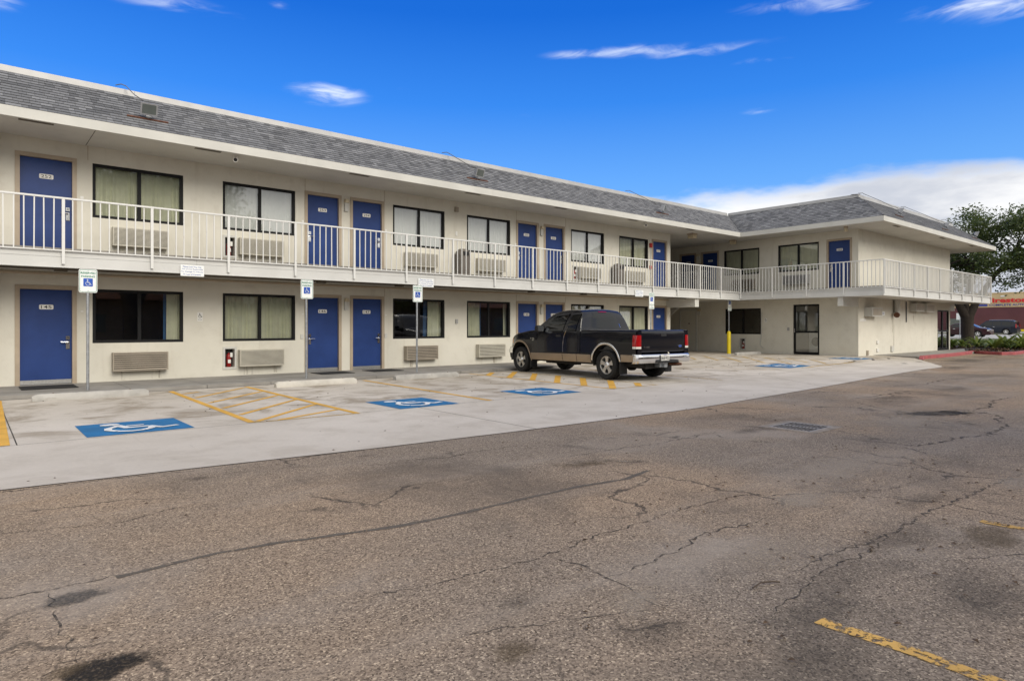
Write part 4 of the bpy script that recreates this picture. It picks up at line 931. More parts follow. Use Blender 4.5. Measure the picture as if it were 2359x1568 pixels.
# cameras and lamps under the eaves
def camera_(x, y, label):
    t_ = thing('security_camera', label, 'security camera', (x, y, SOF-.1)); c0 = Vector((x, y, SOF)); mb = MB(); mb.lathe([(.05, 0), (.05, .03), (.03, .045)], c0, (0, 0, -1), 16); mb.build('mount', 'plate_white', t_, 40)
    d = Vector((-.35, -.9, -.30)).normalized(); o = c0+Vector((0, 0, -.085)); mb = MB(); mb.lathe([(.035, -.07), (.055, -.05), (.055, .09), (.043, .09), (.043, .075)], o, d, 20); mb.build('body', 'plate_white', t_, 40); mb = MB(); mb.lathe([(.042, .07), (.042, .080), (.02, .084)], o, d, 16); mb.build('lens', 'print_black', t_, 40)
camera_(4.82, 15.78, 'white bullet security camera under the eaves left of door 253'); camera_(20.05, 15.78, 'white security camera under the eaves above the last windows')
def soffit_lamp(x, y, label, mat='lamp_cream', s=.16):
    t_ = thing('ceiling_lamp', label, 'ceiling lamp', (x, y, SOF-.2)); mb = MB(); mb.box(x-s, x+s, y-s, y+s, SOF-.06, SOF); mb.build('base', 'tan_casing', t_); mb = MB(); mb.box(x-s*.85, x+s*.85, y-s*.85, y+s*.85, SOF-.2, SOF-.062); mb.build('shade', mat, t_)
soffit_lamp(23.95, 16.3, 'cream ceiling lamp at the breezeway entrance above door 257'); soffit_lamp(27.2, 16.3, 'cream ceiling lamp above the inner window of the side wing', s=.12); soffit_lamp(26.95, 11.15, 'small cream lamp under the eaves above door 260', s=.06)
# floodlights on the roof slope
def flood(kind, s_, inset, label, aim, tilt=R(28), cab=(-.35, .0)):
    o = rp(kind, s_, inset); a, u = fr_[kind]; n = a.cross(u); t_ = thing('floodlight', label, 'floodlight', o, 0, 'floodlights on the roof slope')
    mb = MB(); mb.obox(o-a*.40+n*.012, a*.80, u*.05, n*.022); mb.build('bracket', 'rust', t_)
    k = o+n*.03+u*.03; mb = MB(); mb.lathe([(.038, -.05), (.042, 0), (.042, .05), (.03, .07)], k+n*.05, a, 14); mb.tube([k, k+n*.10], .022, 8); mb.build('knuckle', 'galvanised', t_, 40)
    f = Vector(aim).normalized(); sd_ = f.cross(Vector((0, 0, 1))).normalized(); uu = sd_.cross(f).normalized(); c0 = k+n*.12+uu*.09
    def fr4(w, h, d): return [c0+sd_*sx*w+uu*sy*h+f*d for sx, sy in ((-1, -1), (1, -1), (1, 1), (-1, 1))]
    mb = MB(); P = fr4(.11, .075, -.13)+fr4(.15, .115, .0)+fr4(.165, .13, .0)+fr4(.165, .13, .03)+fr4(.135, .10, .032)
    fs = [(3, 2, 1, 0)]+[(4*j+i, 4*j+(i+1) % 4, 4*j+4+(i+1) % 4, 4*j+4+i) for j in range(4) for i in range(4)]; mb.add(P, fs); mb.build('housing', 'lamp_grey', t_)
    mb = MB(); mb.face(fr4(.136, .101, .031)); mb.build('lens', 'lamp_glass', t_)
    mb = MB(); q0 = c0-f*.12; top = rp(kind, s_, IN)+a*cab[0]+Vector((0, 0, .16))
    mb.tube([q0, q0+u*.12+n*.05+a*.06, q0+u*.26+n*.03+a*.10, q0+u*.34+n*.0+a*.02, (q0+top)/2+n*.06, top+n*.05+a*.10, top+n*.07, top+u*.12-n*.02-a*.08], .011, 6); mb.build('cable', 'cable_grey', t_, 60)
flood('A', 3.02, .42, 'nearest roof floodlight with rusty bracket, above the window beside room 252', (-.05, -1, -.45)); flood('A', 12.05, .42, 'middle roof floodlight on the long slope above room 255', (.1, -1, -.4), cab=(-.45, 0)); flood('A', 21.35, .42, 'third roof floodlight near the inner corner', (.5, -1, -.3), cab=(-.8, 0))
flood('C', 29.3, .42, 'roof floodlight nearest the hip on the end slope', (.4, -1, -.4), cab=(-1.0, 0)); flood('C', 35.0, .42, 'roof floodlight halfway along the end slope', (.4, -1, -.4), cab=(-2.0, 0)); flood('C', 39.6, .42, 'farthest roof floodlight by the tree', (.4, -1, -.4), cab=(-1, 0))

# ------------------------------------------------------------------ signs
def notice(u0, u1, z0, z1, label):
    F = FR((0, 15.455, 0), (1, 0, 0), (0, 1, 0)); t_ = thing('notice_sign', label, 'sign', F.P((u0+u1)/2, z0, 0), 0, 'lock-your-car notices on the balcony edge'); mb = MB(); F.poly(mb, rrect(u0, u1, z0, z1, .012), .0, .008); mb.build('panel', 'sign_white', t_)
    h = z1-z0
    for k, tx in enumerate(('Please Lock Your Car.', 'We are not Responsible', 'For Damage To Vehicles', 'Or Loss of Contents.')):
        mb = MB(); F.text(mb, tx, (u0+u1)/2, z1-h*(.16+.225*k), 0, h*.145, .008, (u1-u0)*(.80, .90, .92, .78)[k]); mb.build('lettering', 'text_blue', t_)
notice(3.56, 4.04, 2.42, 2.665, 'white notice about locking cars on the balcony edge above the first window'); notice(9.62, 10.13, 2.42, 2.66, 'white notice about locking cars on the balcony edge right of door 147'); notice(19.07, 19.54, 2.43, 2.67, 'white notice about locking cars on the balcony edge behind the truck cab')
def parking_sign(x, y, z0, zt, label, post='galvanised', extra=False, boll=None, base=.07, leanx=0.):
    t_ = thing('parking_sign', label, 'parking sign', (x, y, base), 0, 'reserved parking signs'); F = FR((x, y-.045, 0), (1, 0, 0), (0, 1, 0))
    mb = MB(); mb.tube([(x, y, base if boll is None else boll-.02), (x+leanx, y, zt-.03)], .026 if not boll else .022, 12); mb.build('post', post, t_, 40)
    w, h = .305, .457; zb = zt-h
    mb = MB(); F.poly(mb, rrect(-w/2, w/2, zb, zt, .035, 5), 0, .003); mb.build('panel', 'sign_white', t_)
    def outline(u0, u1, a, b, r, wd):
        o_ = rrect(u0, u1, a, b, r, 5); i_ = rrect(u0+wd, u1-wd, a+wd, b-wd, max(.004, r-wd), 5); m = MB(); n = len(o_)
        m.add([F.P(*p, -.002) for p in o_]+[F.P(*p, -.002) for p in i_], [(k, (k+1) % n, n+(k+1) % n, n+k) for k in range(n)]); return m
    outline(-w/2+.012, w/2-.012, zb+.012, zt-.012, .026, .008).build('border', 'sign_green', t_)
    for tx, tz, tw in (('RESERVED', .075, .245), ('PARKING', .142, .225)):
        mb = MB(); F.text(mb, tx, 0, zt-tz, 0, .042, .03, tw); mb.build('lettering', 'sign_green', t_)
    mb = MB(); F.poly(mb, rrect(-.078, .078, zt-.335, zt-.18, .012), -.0035, 0); mb.build('symbol_panel', 'sign_blue', t_)
    mb = MB(); strokes(mb, isa(), lambda a, b: F.P(-.065+.13*a, zt-.325+.135*b, -.005), .62, F.i*-.0001); mb.build('wheelchair_figure', 'sign_white', t_)
    for bz in (zt-.035, zb+.035):
        mb = MB(); F.poly(mb, [(.008*math.cos(R(a)), bz+.008*math.sin(R(a))) for a in range(0, 360, 45)], -.004, 0); mb.build('bolt', 'galvanised', t_)
    if extra:
        mb = MB(); F.poly(mb, rrect(-w/2, w/2, zb-.16, zb-.008, .02), 0, .003); mb.build('lower_panel', 'sign_white', t_)
        outline(-w/2+.01, w/2-.01, zb-.15, zb-.018, .012, .006).build('border', 'sign_green', t_)
        for tx, tz, tw in (('VAN', .058, .11), ('ACCESSIBLE', .108, .23)):
            mb = MB(); F.text(mb, tx, 0, zb-tz, 0, .030, .012, tw); mb.build('lettering', 'sign_green', t_)
    if boll:
        mb = MB(); mb.lathe([(.085, 0), (.085, boll-base-.07), (.06, boll-base-.02), (.03, boll-base)], (x, y, base), (0, 0, 1), 20); mb.build('bollard', 'yellow_post', t_, 40)
parking_sign(1.80, 15.01, 0, 2.43, 'green and white reserved parking sign on a steel post beside room 145'); parking_sign(6.21, 15.01, 0, 2.43, 'reserved parking sign on a steel post in front of room 146'); parking_sign(9.36, 15.11, 0, 2.43, 'reserved parking sign on a steel post right of door 147')
parking_sign(19.40, 15.0, 0, 2.57, 'reserved parking sign with extra lower plate, behind the truck bed', extra=True, base=.0); parking_sign(26.32, 15.98, 0, 2.63, 'reserved parking sign standing in a yellow bollard', extra=True, boll=1.10, base=.05)

# ------------------------------------------------------------------ things on the ground
def wheel_stop(x0, x1, y, h, w, mat, label, rz=0.):
    L_ = x1-x0; pr = [(-w/2, 0), (w/2, 0), (w/2, h*.45), (w*.30, h), (-w*.30, h), (-w/2, h*.45)]; cx, cz = (x0+x1)/2, gz((x0+x1)/2, y)
    t_ = thing('wheel_stop', label, 'wheel stop', (cx, y, cz), rz, 'concrete wheel stops'); m = MB(); n = 26; rr = random.Random(int(x0*10))
    st = [(-L_/2, .72), (-L_/2+.07, 1)] + [(-L_/2+.07+(L_-.14)*k/n, 1) for k in range(1, n)] + [(L_/2-.07, 1), (L_/2, .72)]
    P = [Vector((s_, a*(1 if f == 1 else .9)+rr.uniform(-.005, .005), b*f+(rr.uniform(-.006, .003) if b else .001))) for s_, f in st for a, b in pr]; k6 = len(pr)
    fs = [(i*k6+j, (i+1)*k6+j, (i+1)*k6+(j+1) % k6, i*k6+(j+1) % k6) for i in range(len(st)-1) for j in range(k6)] + [tuple(range(k6)), tuple((len(st)-1)*k6+j for j in range(k6))[::-1]]
    m.add(P, fs); m.build('block', mat, t_, 30, local=True)
    for s_ in (-L_*.33, L_*.33): MB().lathe([(.014, 0), (.014, .006)], (s_, 0, h-.001), (0, 0, 1), 10).build('spike', 'rust', t_, local=True)
wheel_stop(.86, 2.66, 14.03, .125, .17, 'concrete_stop_grey', 'grey weathered wheel stop in front of room 145', R(-2)); wheel_stop(5.05, 6.92, 13.86, .125, .17, 'concrete_stop', 'cream wheel stop in front of door 146'); wheel_stop(8.0, 9.86, 13.92, .125, .17, 'concrete_stop_grey', 'grey wheel stop in front of the sign right of door 147', R(-1)); wheel_stop(25.2, 26.9, 14.9, .12, .17, 'concrete_stop_grey', 'far wheel stop beside the yellow bollard', R(-6))
def mat_(u0, u1, y0, y1, label): solid('door_mat', MB().box(u0, u1, y0, y1, .0705, .082), 'rubber_black', label, 'door mat', 'black mats before doors')
mat_(.80, 1.73, 15.72, 16.62, 'black rubber mat at the leftmost ground floor door'); mat_(6.98, 7.9, 15.85, 16.60, 'black rubber mat at the left one of the paired doors'); mat_(8.48, 9.4, 15.85, 16.60, 'black rubber mat at the right one of the paired doors')
# storm drain
t_ = thing('storm_drain', 'iron storm drain grate set in the asphalt', 'drain grate', (8.4, 4.05, 0))
mb = MB(); x0, x1, y0, y1 = 8.08, 8.70, 3.77, 4.33
for a, b, c_, d_ in ((x0-.10, x0, y0-.1, y1+.1), (x1, x1+.10, y0-.1, y1+.1), (x0, x1, y0-.1, y0), (x0, x1, y1, y1+.1)): mb.box(a, b, c_, d_, -.05, -.002)
mb.build('collar', 'drain_collar', t_)
MB().box(x0, x1, y0, y1, -.0055, -.005).build('pit', 'pit_black', t_)
mb = MB()
for a, b, c_, d_ in ((x0, x0+.03, y0, y1), (x1-.03, x1, y0, y1), (x0+.03, x1-.03, y0, y0+.03), (x0+.03, x1-.03, y1-.03, y1), ((x0+x1)/2-.02, (x0+x1)/2+.02, y0+.03, y1-.03)): mb.box(a, b, c_, d_, -.004, -.001)
mb.build('frame', 'drain_iron', t_)
xm = (x0+x1)/2
for k in range(12):
    yy_ = y0+.03+(y1-y0-.06)*k/11
    for a, b in ((x0+.03, xm-.02), (xm+.02, x1-.03)): MB().box(a, b, yy_-.008, yy_+.008, -.004, -.0015).build('bar', 'drain_iron', t_)
# litter
mb = MB(); rr = random.Random(5)
for k in range(360):
    if k < 170: x, y = rr.uniform(2.0, 7.5), rr.uniform(.5, 3.2)
    elif k < 260: x, y = rr.uniform(.3, 12), rr.uniform(3, 8)
    else: x, y = rr.uniform(.5, 26), rr.uniform(9, 14.6)
    dpt = math.hypot(x, y); s_ = rr.uniform(.005, .013)*(1+.06*dpt)*(1.25 if k < 170 else 1); a = rr.uniform(0, 6.3); z = gz(x, y)+.002
    mb.add([(x+s_*math.cos(a), y+s_*math.sin(a), z), (x-s_*.5*math.sin(a), y+s_*.5*math.cos(a), z+s_*.5), (x-s_*1.2*math.cos(a), y-s_*1.2*math.sin(a), z), (x+s_*.5*math.sin(a), y-s_*.5*math.cos(a), z+s_*.3)], [(0, 1, 2, 3), (0, 1, 3), (1, 2, 3)])
lt = mb.build('leaf_litter', 'leaf_litter'); lt['kind'] = 'stuff'; lt['label'] = 'dry leaf crumbs and grit scattered over the paving'; lt['category'] = 'litter'
solid('twig', MB().tube([(3.02, 1.70, .004), (3.10, 1.70, .012), (3.17, 1.68, .006), (3.20, 1.65, .004)], .004, 5), 'twig', 'thin dry twig on the asphalt', 'twig')

# ------------------------------------------------------------------ end wall of the side wing
for u0, u1, z0, z1, lb, dp in ((28.55, 29.6, 1.72, 2.10, 'left wall vent hood on the end of the side wing', .32), (33.7, 34.75, 2.0, 2.38, 'first of the two paired vent hoods on the end wall', .28), (35.1, 36.2, 2.0, 2.38, 'second of the two paired vent hoods on the end wall', .28)):
    t_ = thing('vent_hood', lb, 'vent', FC.P((u0+u1)/2, z0, -dp/2), 0, 'vent hoods on the end wall'); mb = MB(); FC.box(mb, u0, u1, z0, z1, -dp, -.001); mb.build('hood', 'cream_trim', t_); mb = MB(); FC.box(mb, u0+.06, u1-.06, z0+.05, z1-.05, -dp-.006, -dp); mb.build('screen', 'ac_tan', t_)
t_ = thing('wall_sign', 'small white sign on the end wall of the side wing', 'sign', FC.P(30.4, 1.77, 0)); mb = MB(); FC.box(mb, 30.1, 30.72, 1.78, 1.96, -.012, -.001); mb.build('panel', 'sign_white', t_); mb = MB(); FC.text(mb, '1002', 30.41, 1.87, -.012, .08, .01, .36); mb.build('lettering', 'text_blue', t_)
small('wall_notice', FC, 28.12, 28.72, 1.52, 1.63, .01, 'plate_white', 'low white notice at the corner of the end wall', 'sign')
t_ = thing('vent_pipe', 'rusty flue elbow on the end wall with a streak below', 'vent', FC.P(31.7, 1.8, -.1)); mb = MB(); mb.tube([FC.P(31.75, 2.5, -.14), FC.P(31.75, 1.95, -.14), FC.P(31.55, 1.82, -.20)], .12, 10); mb.build('pipe', 'cream_trim', t_, 50); mb = MB(); mb.tube([FC.P(31.55, 1.83, -.2), FC.P(31.5, 1.80, -.21)], .125, 10); mb.build('pipe_mouth', 'rust', t_)
for u0, u1, z0, z1, m_, lb in ((29.78, 29.98, .57, .70, 'plate_white', 'upper white outlet box low on the end wall'), (29.78, 29.98, .22, .36, 'plate_white', 'lower white outlet box low on the end wall'), (31.37, 31.65, .19, .44, 'cream_trim', 'cream utility box at the foot of the end wall'), (28.75, 28.9, .10, .30, 'ac_tan', 'tap box at the foot of the end wall')): small('outlet_box', FC, u0, u1, z0, z1, .05, m_, lb, 'box')
solid('conduit', MB().tube([FC.P(33.2, 2.45, -.03), FC.P(33.2, 1.5, -.03)], .025, 6), 'cable_grey', 'thin grey conduit hanging on the end wall', 'conduit')
solid('hose_pipe', MB().tube([FB.P(-15.28, 1.95, -.03), FB.P(-15.3, 1.0, -.03), FB.P(-15.36, .45, -.04), FB.P(-15.2, .33, -.05)], .02, 6), 'cream_trim', 'cream pipe down the side wing wall', 'pipe')

# rusty runs below some units and below the flue
def drip(F, u, z1, L_, w, mat='drip'):
    m = MB(keep=True); m.face([F.P(u-w/2, z1-L_, -.0012), F.P(u+w/2, z1-L_, -.0012), F.P(u+w/2, z1, -.0012), F.P(u-w/2, z1, -.0012)]); return m.build('drip_stain', mat, motel)
for u, z, L_, w in ((2.7, .30, .22, .12), (3.4, .30, .20, .2), (5.5, .29, .21, .25), (6.2, .29, .18, .1), (10.3, .30, .22, .2), (13.6, .30, .22, .15)): drip(FA, u, z, L_, w)
drip(FC, 31.6, 1.80, 1.5, .45); drip(FC, 34.3, 2.0, .7, .3)
for u in (2.6, 3.5, 5.4, 6.3, 10.2, 11.0, 13.0): drip(FA, u, 3.12, .25, .14)
# ------------------------------------------------------------------ vehicles
def lerp(tb, x):
    if x <= tb[0][0]: return tb[0][1]
    for (a, b), (c_, d_) in zip(tb[:-1], tb[1:]):
        if x <= c_: return b+(d_-b)*(x-a)/(c_-a)
    return tb[-1][1]
def shell(ys, zlo, ztop, hw, nz=14, nt=7, crown=.03, edge_r=.05, caps=True, top=True):
    """skin over stations along y: up the left side, over the top, down the right"""
    mb = MB(); sec = []
    for y in ys:
        a, b = zlo(y), ztop(y); b = max(b, a+.01); L_ = []
        for k in range(nz+1):
            z = a+(b-edge_r-a)*k/nz if b-edge_r > a else a+(b-a)*k/nz*.5; L_.append((hw(y, z), z))
        xe, ze = L_[-1]; r = min(edge_r, b-ze)
        for ang in (30, 60, 90): L_.append((xe-edge_r*(1-math.cos(R(ang)))*1.2, ze+r*math.sin(R(ang))))
        xt, zt = L_[-1]; T_ = [(xt*(1-2*k/nt), zt+crown*(1-(1-2*k/nt)**2)) for k in range(1, nt)] if top else []
        sec.append([(-x, z) for x, z in L_] + [(-x, z) for x, z in T_] + [(x, z) for x, z in L_[::-1]])
    n = len(sec[0]); nl = nz+4
    P = [Vector((x, y, z)) for y, s_ in zip(ys, sec) for x, z in s_]; fs = []
    for i in range(len(ys)-1):
        for j in range(n-1):
            if not top and j == nl-1: continue
            fs.append((i*n+j, i*n+j+1, (i+1)*n+j+1, (i+1)*n+j))
    if caps: fs += [tuple(range(n)), tuple((len(ys)-1)*n+j for j in range(n))[::-1]]
    mb.add(P, fs); return mb
def patch(hw, c4, off=.004, n=8, side=-1):
    n = max(n, 10)
    """panel lying on a body side; c4 = corners (y, z): bottom-rear, bottom-front, top-front, top-rear"""
    mb = MB(inside=(0, c4[0][0], c4[0][1]-.2))
    def fn(a, b):
        y = (c4[0][0]*(1-a)+c4[1][0]*a)*(1-b)+(c4[3][0]*(1-a)+c4[2][0]*a)*b; z = (c4[0][1]*(1-a)+c4[1][1]*a)*(1-b)+(c4[3][1]*(1-a)+c4[2][1]*a)*b
        return Vector((side*(hw(y, z)+off), y, z))
    mb.grid(fn, [k/n for k in range(n+1)], [k/n for k in range(n+1)]); return mb
def wheel(root, x, y, r, wd, rim_r, side, spokes=5):
    """side -1: outer face to -x"""
    c0 = Vector((x, y, r)); ax = Vector((side, 0, 0)); h = wd/2
    w = MB().lathe([(rim_r, -h*.8), (r*.90, -h), (r*.985, -h*.78), (r, -h*.45), (r, h*.45), (r*.985, h*.78), (r*.90, h), (rim_r*1.02, h*.84), (rim_r*1.0, h*.6)], c0, ax, 40, cap=False).build('wheel', 'tyre', root, 30, local=True)
    MB().lathe([(rim_r*1.03, h*.86), (rim_r*1.03, h*.72), (rim_r*.93, h*.66), (rim_r*.90, h*.30)], c0, ax, 40, cap=False).build('rim', 'alloy', w, 40, local=True)
    MB().lathe([(rim_r*.95, h*.28), (rim_r*.3, h*.26), (.01, h*.26)], c0, ax, 24, cap=False).build('brake_disc', 'alloy_dark', w, local=True)
    e1, e2 = Vector((0, 1, 0)), Vector((0, 0, 1))
    for k in range(spokes):
        a = 2*math.pi*k/spokes+.31; d = e1*math.cos(a)+e2*math.sin(a); q = e1*-math.sin(a)+e2*math.cos(a); m = MB(); R0, R1 = rim_r*.22, rim_r*.97
        def sp(rr, wdt, hh): return [c0+d*rr+q*wdt+ax*hh, c0+d*rr-q*wdt+ax*hh]
        top = sp(R0, rim_r*.20, h*.62)+sp(rim_r*.6, rim_r*.17, h*.66)+sp(R1, rim_r*.33, h*.70); bot = [p-ax*h*.28 for p in top]
        m.add(top+bot, [(0, 1, 3, 2), (2, 3, 5, 4), (6, 8, 9, 7), (8, 10, 11, 9), (0, 2, 8, 6), (2, 4, 10, 8), (1, 7, 9, 3), (3, 9, 11, 5)]); m.build('spoke', 'alloy', w, 25, local=True)
    MB().lathe([(rim_r*.34, h*.58), (rim_r*.33, h*.74), (rim_r*.25, h*.84), (rim_r*.24, h*.80), (.004, h*.82)], c0, ax, 20, cap=False).build('hub_cap', 'chrome', w, 35, local=True)
    return w
TRK = thing('pickup_truck', 'black extended-cab pickup truck with beige lower panels parked nose to the motel', 'pickup truck', (12.94, 10.57, .0), R(-4.1))
RA, FA_Y, WR = 0.03, 3.54, .362
def hwT(y, z):
    w = .945
    if z < .62: w -= .075*((.62-z)/.3)**1.6*.8
    if z > .95: w -= .022*ss(.95, 1.20, z)
    if z > 1.21: w -= .235*(z-1.21)/.5*(.55+.45*ss(1.21, 1.7, z)) + .02
    w -= .17*ss(3.55, 4.25, y)**1.5
    w -= .02*ss(2.9, 3.5, y)*ss(.95, 1.1, z)
    return w
def archz(y, base, r=.475):
    z = base
    for yc in (RA, FA_Y):
        d = abs(y-yc)
        if d < r: z = max(z, WR+.035+math.sqrt(r*r-d*d)*.99-.0)
    return z
def zlowT(y): return archz(y, .385 + .10*ss(-.55, -1.0, y)*0 + (.09 if y < -.45 else 0))
ztopT = lambda y: lerp([(.96, 1.21), (.985, 1.27), (1.06, 1.55), (1.12, 1.685), (1.17, 1.725), (1.35, 1.752), (1.8, 1.748), (2.05, 1.725), (2.22, 1.68), (2.36, 1.60), (2.62, 1.40), (2.84, 1.245), (2.92, 1.215), (3.2, 1.19), (3.6, 1.13), (3.9, 1.06), (4.02, 1.0), (4.08, .90), (4.10, .76)], y)
def arch_ys(y0, y1, step=.09):
    ys = {round(y0, 3), round(y1, 3)}; y = y0
    while y < y1: ys.add(round(y, 3)); y += step
    for yc in (RA, FA_Y):
        for k in range(-18, 19):
            q = yc+.4755*math.sin(R(5*k)); 
            if y0 < q < y1: ys.add(round(q, 4))
        for q in (yc-.477, yc+.477):
            if y0 < q < y1: ys.add(round(q, 4))
    return sorted(ys)
ysC = sorted(set(arch_ys(.96, 4.10)+[.97, .985, 1.0, 1.03, 1.06, 1.09, 1.12, 1.145, 1.17, 1.25, 2.05, 2.22, 2.36, 2.84, 2.92, 4.02, 4.05, 4.08]))
cab = shell(ysC, zlowT, ztopT, hwT, nz=18, crown=.035, edge_r=.055).build('cab_body', 'car_black', TRK, 42, local=True)
# bed: outer skin with rounded rails, inner tub
ysB = arch_ys(-.985, .94)
zB = lambda y: 1.222
for sd_ in (-1, 1):
    mb = MB(inside=(0, 0, .5)); sec = []
    for y in ysB:
        a = zlowT(y); L_ = [(hwT(y, a+(1.185-a)*k/14), a+(1.185-a)*k/14) for k in range(15)]; xe = L_[-1][0]
        L_ += [(xe-.012, 1.21), (xe-.04, 1.222), (xe-.095, 1.222), (xe-.10, 1.20), (xe-.10, .74)]; sec.append([Vector((sd_*x, y, z)) for x, z in L_])
    n = len(sec[0]); mb.add([p for s_ in sec for p in s_], [(i*n+j, i*n+j+1, (i+1)*n+j+1, (i+1)*n+j) for i in range(len(sec)-1) for j in range(n-1)])
    mb.build('bed_side', 'car_black', TRK, 42, local=True)
MB().box(-.84, .84, -.97, .93, .70, .74).build('bed_floor', 'trim_black', TRK, local=True)
mb = MB(); mb.box(-.845, .845, .88, .935, .74, 1.21); mb.build('bed_front_wall', 'car_black', TRK, local=True)
mb = MB()
for sd_ in (-1, 1): mb.box(sd_*.835 if sd_ > 0 else -.915, .915 if sd_ > 0 else -.835, -.97, .90, 1.2225, 1.230)
mb.build('bed_rail_cap', 'galvanised', TRK, local=True)
# tailgate with a bowed skin, raised top lip and lower ledge
mb = MB(inside=(0, 0, .7)); zz = [.69, .71, .73, .80, .92, 1.05, 1.15, 1.195, 1.215, 1.225]; yy = [-.985, -1.012, -1.018, -1.012, -1.020, -1.024, -1.02, -1.012, -1.00, -.97]
mb.grid(lambda a, k: Vector((a, yy[int(k)]+.012*(a/.77)**2, zz[int(k)])), [-.77+.11*i for i in range(15)], list(range(len(zz))))
tg = mb.build('tailgate', 'car_black', TRK, 50, local=True)
MB().box(-.765, .765, -.965, -.93, .70, 1.222).build('tailgate_inner', 'car_black', TRK, local=True)
FT = FR((0, -1.024, 0), (1, 0, 0), (0, 1, 0))
mb = MB(); FT.poly(mb, rrect(-.115, .085, 1.075, 1.135, .02), .004, -.006); mb.build('tailgate_handle', 'trim_black', tg, local=True)
mb = MB(); FT.text(mb, 'F-150', -.62, .822, .004, .040, .015, .185, .012); mb.build('model_badge', 'chrome', tg, local=True)
mb = MB(); FT.poly(mb, [(.585+.066*math.cos(R(a)), .832+.033*math.sin(R(a))) for a in range(0, 360, 15)], .01, -.006); mb.build('emblem_rim', 'chrome', tg, local=True)
mb = MB(); FT.poly(mb, [(.585+.055*math.cos(R(a)), .832+.025*math.sin(R(a))) for a in range(0, 360, 15)], -.006, -.009); mb.build('emblem_field', 'sign_blue', tg, local=True)
mb = MB(); FT.text(mb, 'Ford', .585, .832, -.009, .024, .01, .06); mb.build('emblem_script', 'chrome', tg, local=True)
# rear corner posts and tail lamps
for sd_ in (-1, 1):
    MB().box(*sorted((sd_*.772, sd_*.905)), -1.008, -.93, .66, 1.218).build('corner_post', 'car_black', TRK, local=True)
    def lamp(z0, z1, mat, par, name):
        m = MB(inside=(0, 0, .9)); sec = []
        for z in [z0+(z1-z0)*k/4 for k in range(5)]:
            xw = hwT(-.95, z)+.006; sec.append([Vector((sd_*x, y, z)) for x, y in ((.79, -1.016), (.84, -1.022), (.89, -1.018), (xw-.015, -1.0), (xw, -.965), (xw, -.885))])
        n = 6; m.add([p for s_ in sec for p in s_], [(i*n+j, i*n+j+1, (i+1)*n+j+1, (i+1)*n+j) for i in range(4) for j in range(n-1)]); return m.build(name, mat, par, 60, local=True)
    tl = lamp(.835, 1.105, 'lens_red', TRK, 'tail_lamp'); lamp(.785, .834, 'lens_white', tl, 'reverse_lens')
# rear bumper: chrome, curved ends, plate recess, black step
mb = MB(inside=(0, 0, .6)); prof = [(.435, -1.03), (.445, -1.075), (.50, -1.10), (.56, -1.105), (.61, -1.10), (.645, -1.085), (.655, -1.06), (.652, -.99)]
bxs = [-.955, -.95, -.93, -.89, -.80, -.6, -.3, 0, .3, .6, .80, .89, .93, .95, .955]; bin_y = [.19, .11, .06, .03, .012, .006, .002, 0, .002, .006, .012, .03, .06, .11, .19]
mb.grid(lambda i, k: Vector((bxs[int(i)], prof[int(k)][1]+bin_y[int(i)], prof[int(k)][0])), list(range(15)), list(range(8)))
bp = mb.build('rear_bumper', 'chrome', TRK, 50, local=True)
mb = MB(); mb.box(-.92, .92, -1.0, -.93, .45, .64); mb.build('bumper_backing', 'trim_black', bp, local=True)
mb = MB(); mb.poly([(x, y, .452) for x, y in ((-.36, -1.10), (-.30, -1.17), (-.1, -1.20), (.1, -1.20), (.30, -1.17), (.42, -1.12), (.46, -1.06), (-.40, -1.06))], (0, 0, .045)); mb.build('bumper_step', 'trim_black', bp, local=True)
FP = FR((-.075, -1.125, 0), (1, 0, 0), (0, 1, .0)); mb = MB(); FP.poly(mb, rrect(-.152, .152, .492, .645, .012), .004, 0); pl = mb.build('licence_plate', 'plate_white', TRK, local=True)
mb = MB(); FP.text(mb, 'BNB·9922', 0, .556, 0, .072, .012, .275); mb.build('plate_number', 'print_black', pl, local=True); mb = MB(); FP.text(mb, 'TEXAS', 0, .622, 0, .024, .012, .10); mb.build('plate_state', 'text_blue', pl, local=True)
mb = MB(); mb.tube([(.30, -.7, .40), (.36, -1.0, .40), (.42, -1.2, .40)], .032, 12); mb.build('exhaust_pipe', 'rust', TRK, 50, local=True)
mb = MB(); mb.box(-.22, .06, -1.08, -.80, .34, .44); mb.box(-.13, -.03, -1.14, -1.08, .335, .405); mb.build('tow_hitch', 'galvanised', TRK, local=True)
# wheels, wells, arch trims
for yc in (RA, FA_Y):
    for sd_ in (-1, 1): wheel(TRK, sd_*.80, yc, WR, .27, .222, sd_)
for yc in (RA, FA_Y):
    for sd_ in (-1, 1):
        mb = MB(); mb.grid(lambda a, b: Vector((sd_*(.905-.37*b), yc+.474*math.cos(R(a)), WR+.03+.474*math.sin(R(a)))), list(range(-8, 189, 14)), [0, 1]); mb.face([(sd_*.53, yc+.474*math.cos(R(a)), WR+.03+.474*math.sin(R(a))) for a in range(-8, 189, 14)])
        mb.build('wheel_well', 'undercarriage', TRK, local=True)
mb = MB(); mb.box(-.72, .72, -.9, 3.0, .34, .60); mb.box(-.50, .50, 2.9, 4.0, .36, .66); mb.build('chassis', 'undercarriage', TRK, local=True)
mb = MB(); mb.tube([(-.60, RA, WR-.03), (.60, RA, WR-.03)], .055, 10); mb.lathe([(.05, -.14), (.14, -.06), (.14, .06), (.05, .14)], (0, RA, WR-.03), (1, 0, 0), 14); mb.build('axle', 'undercarriage', TRK, local=True)
MB().box(-.55, .1, -.92, -.55, .30, .42).build('spare_carrier', 'undercarriage', TRK, local=True); MB().tube([(-.7, 1.2, .33), (-.7, 2.6, .33)], .03, 8).build('frame_rail', 'undercarriage', TRK, local=True)
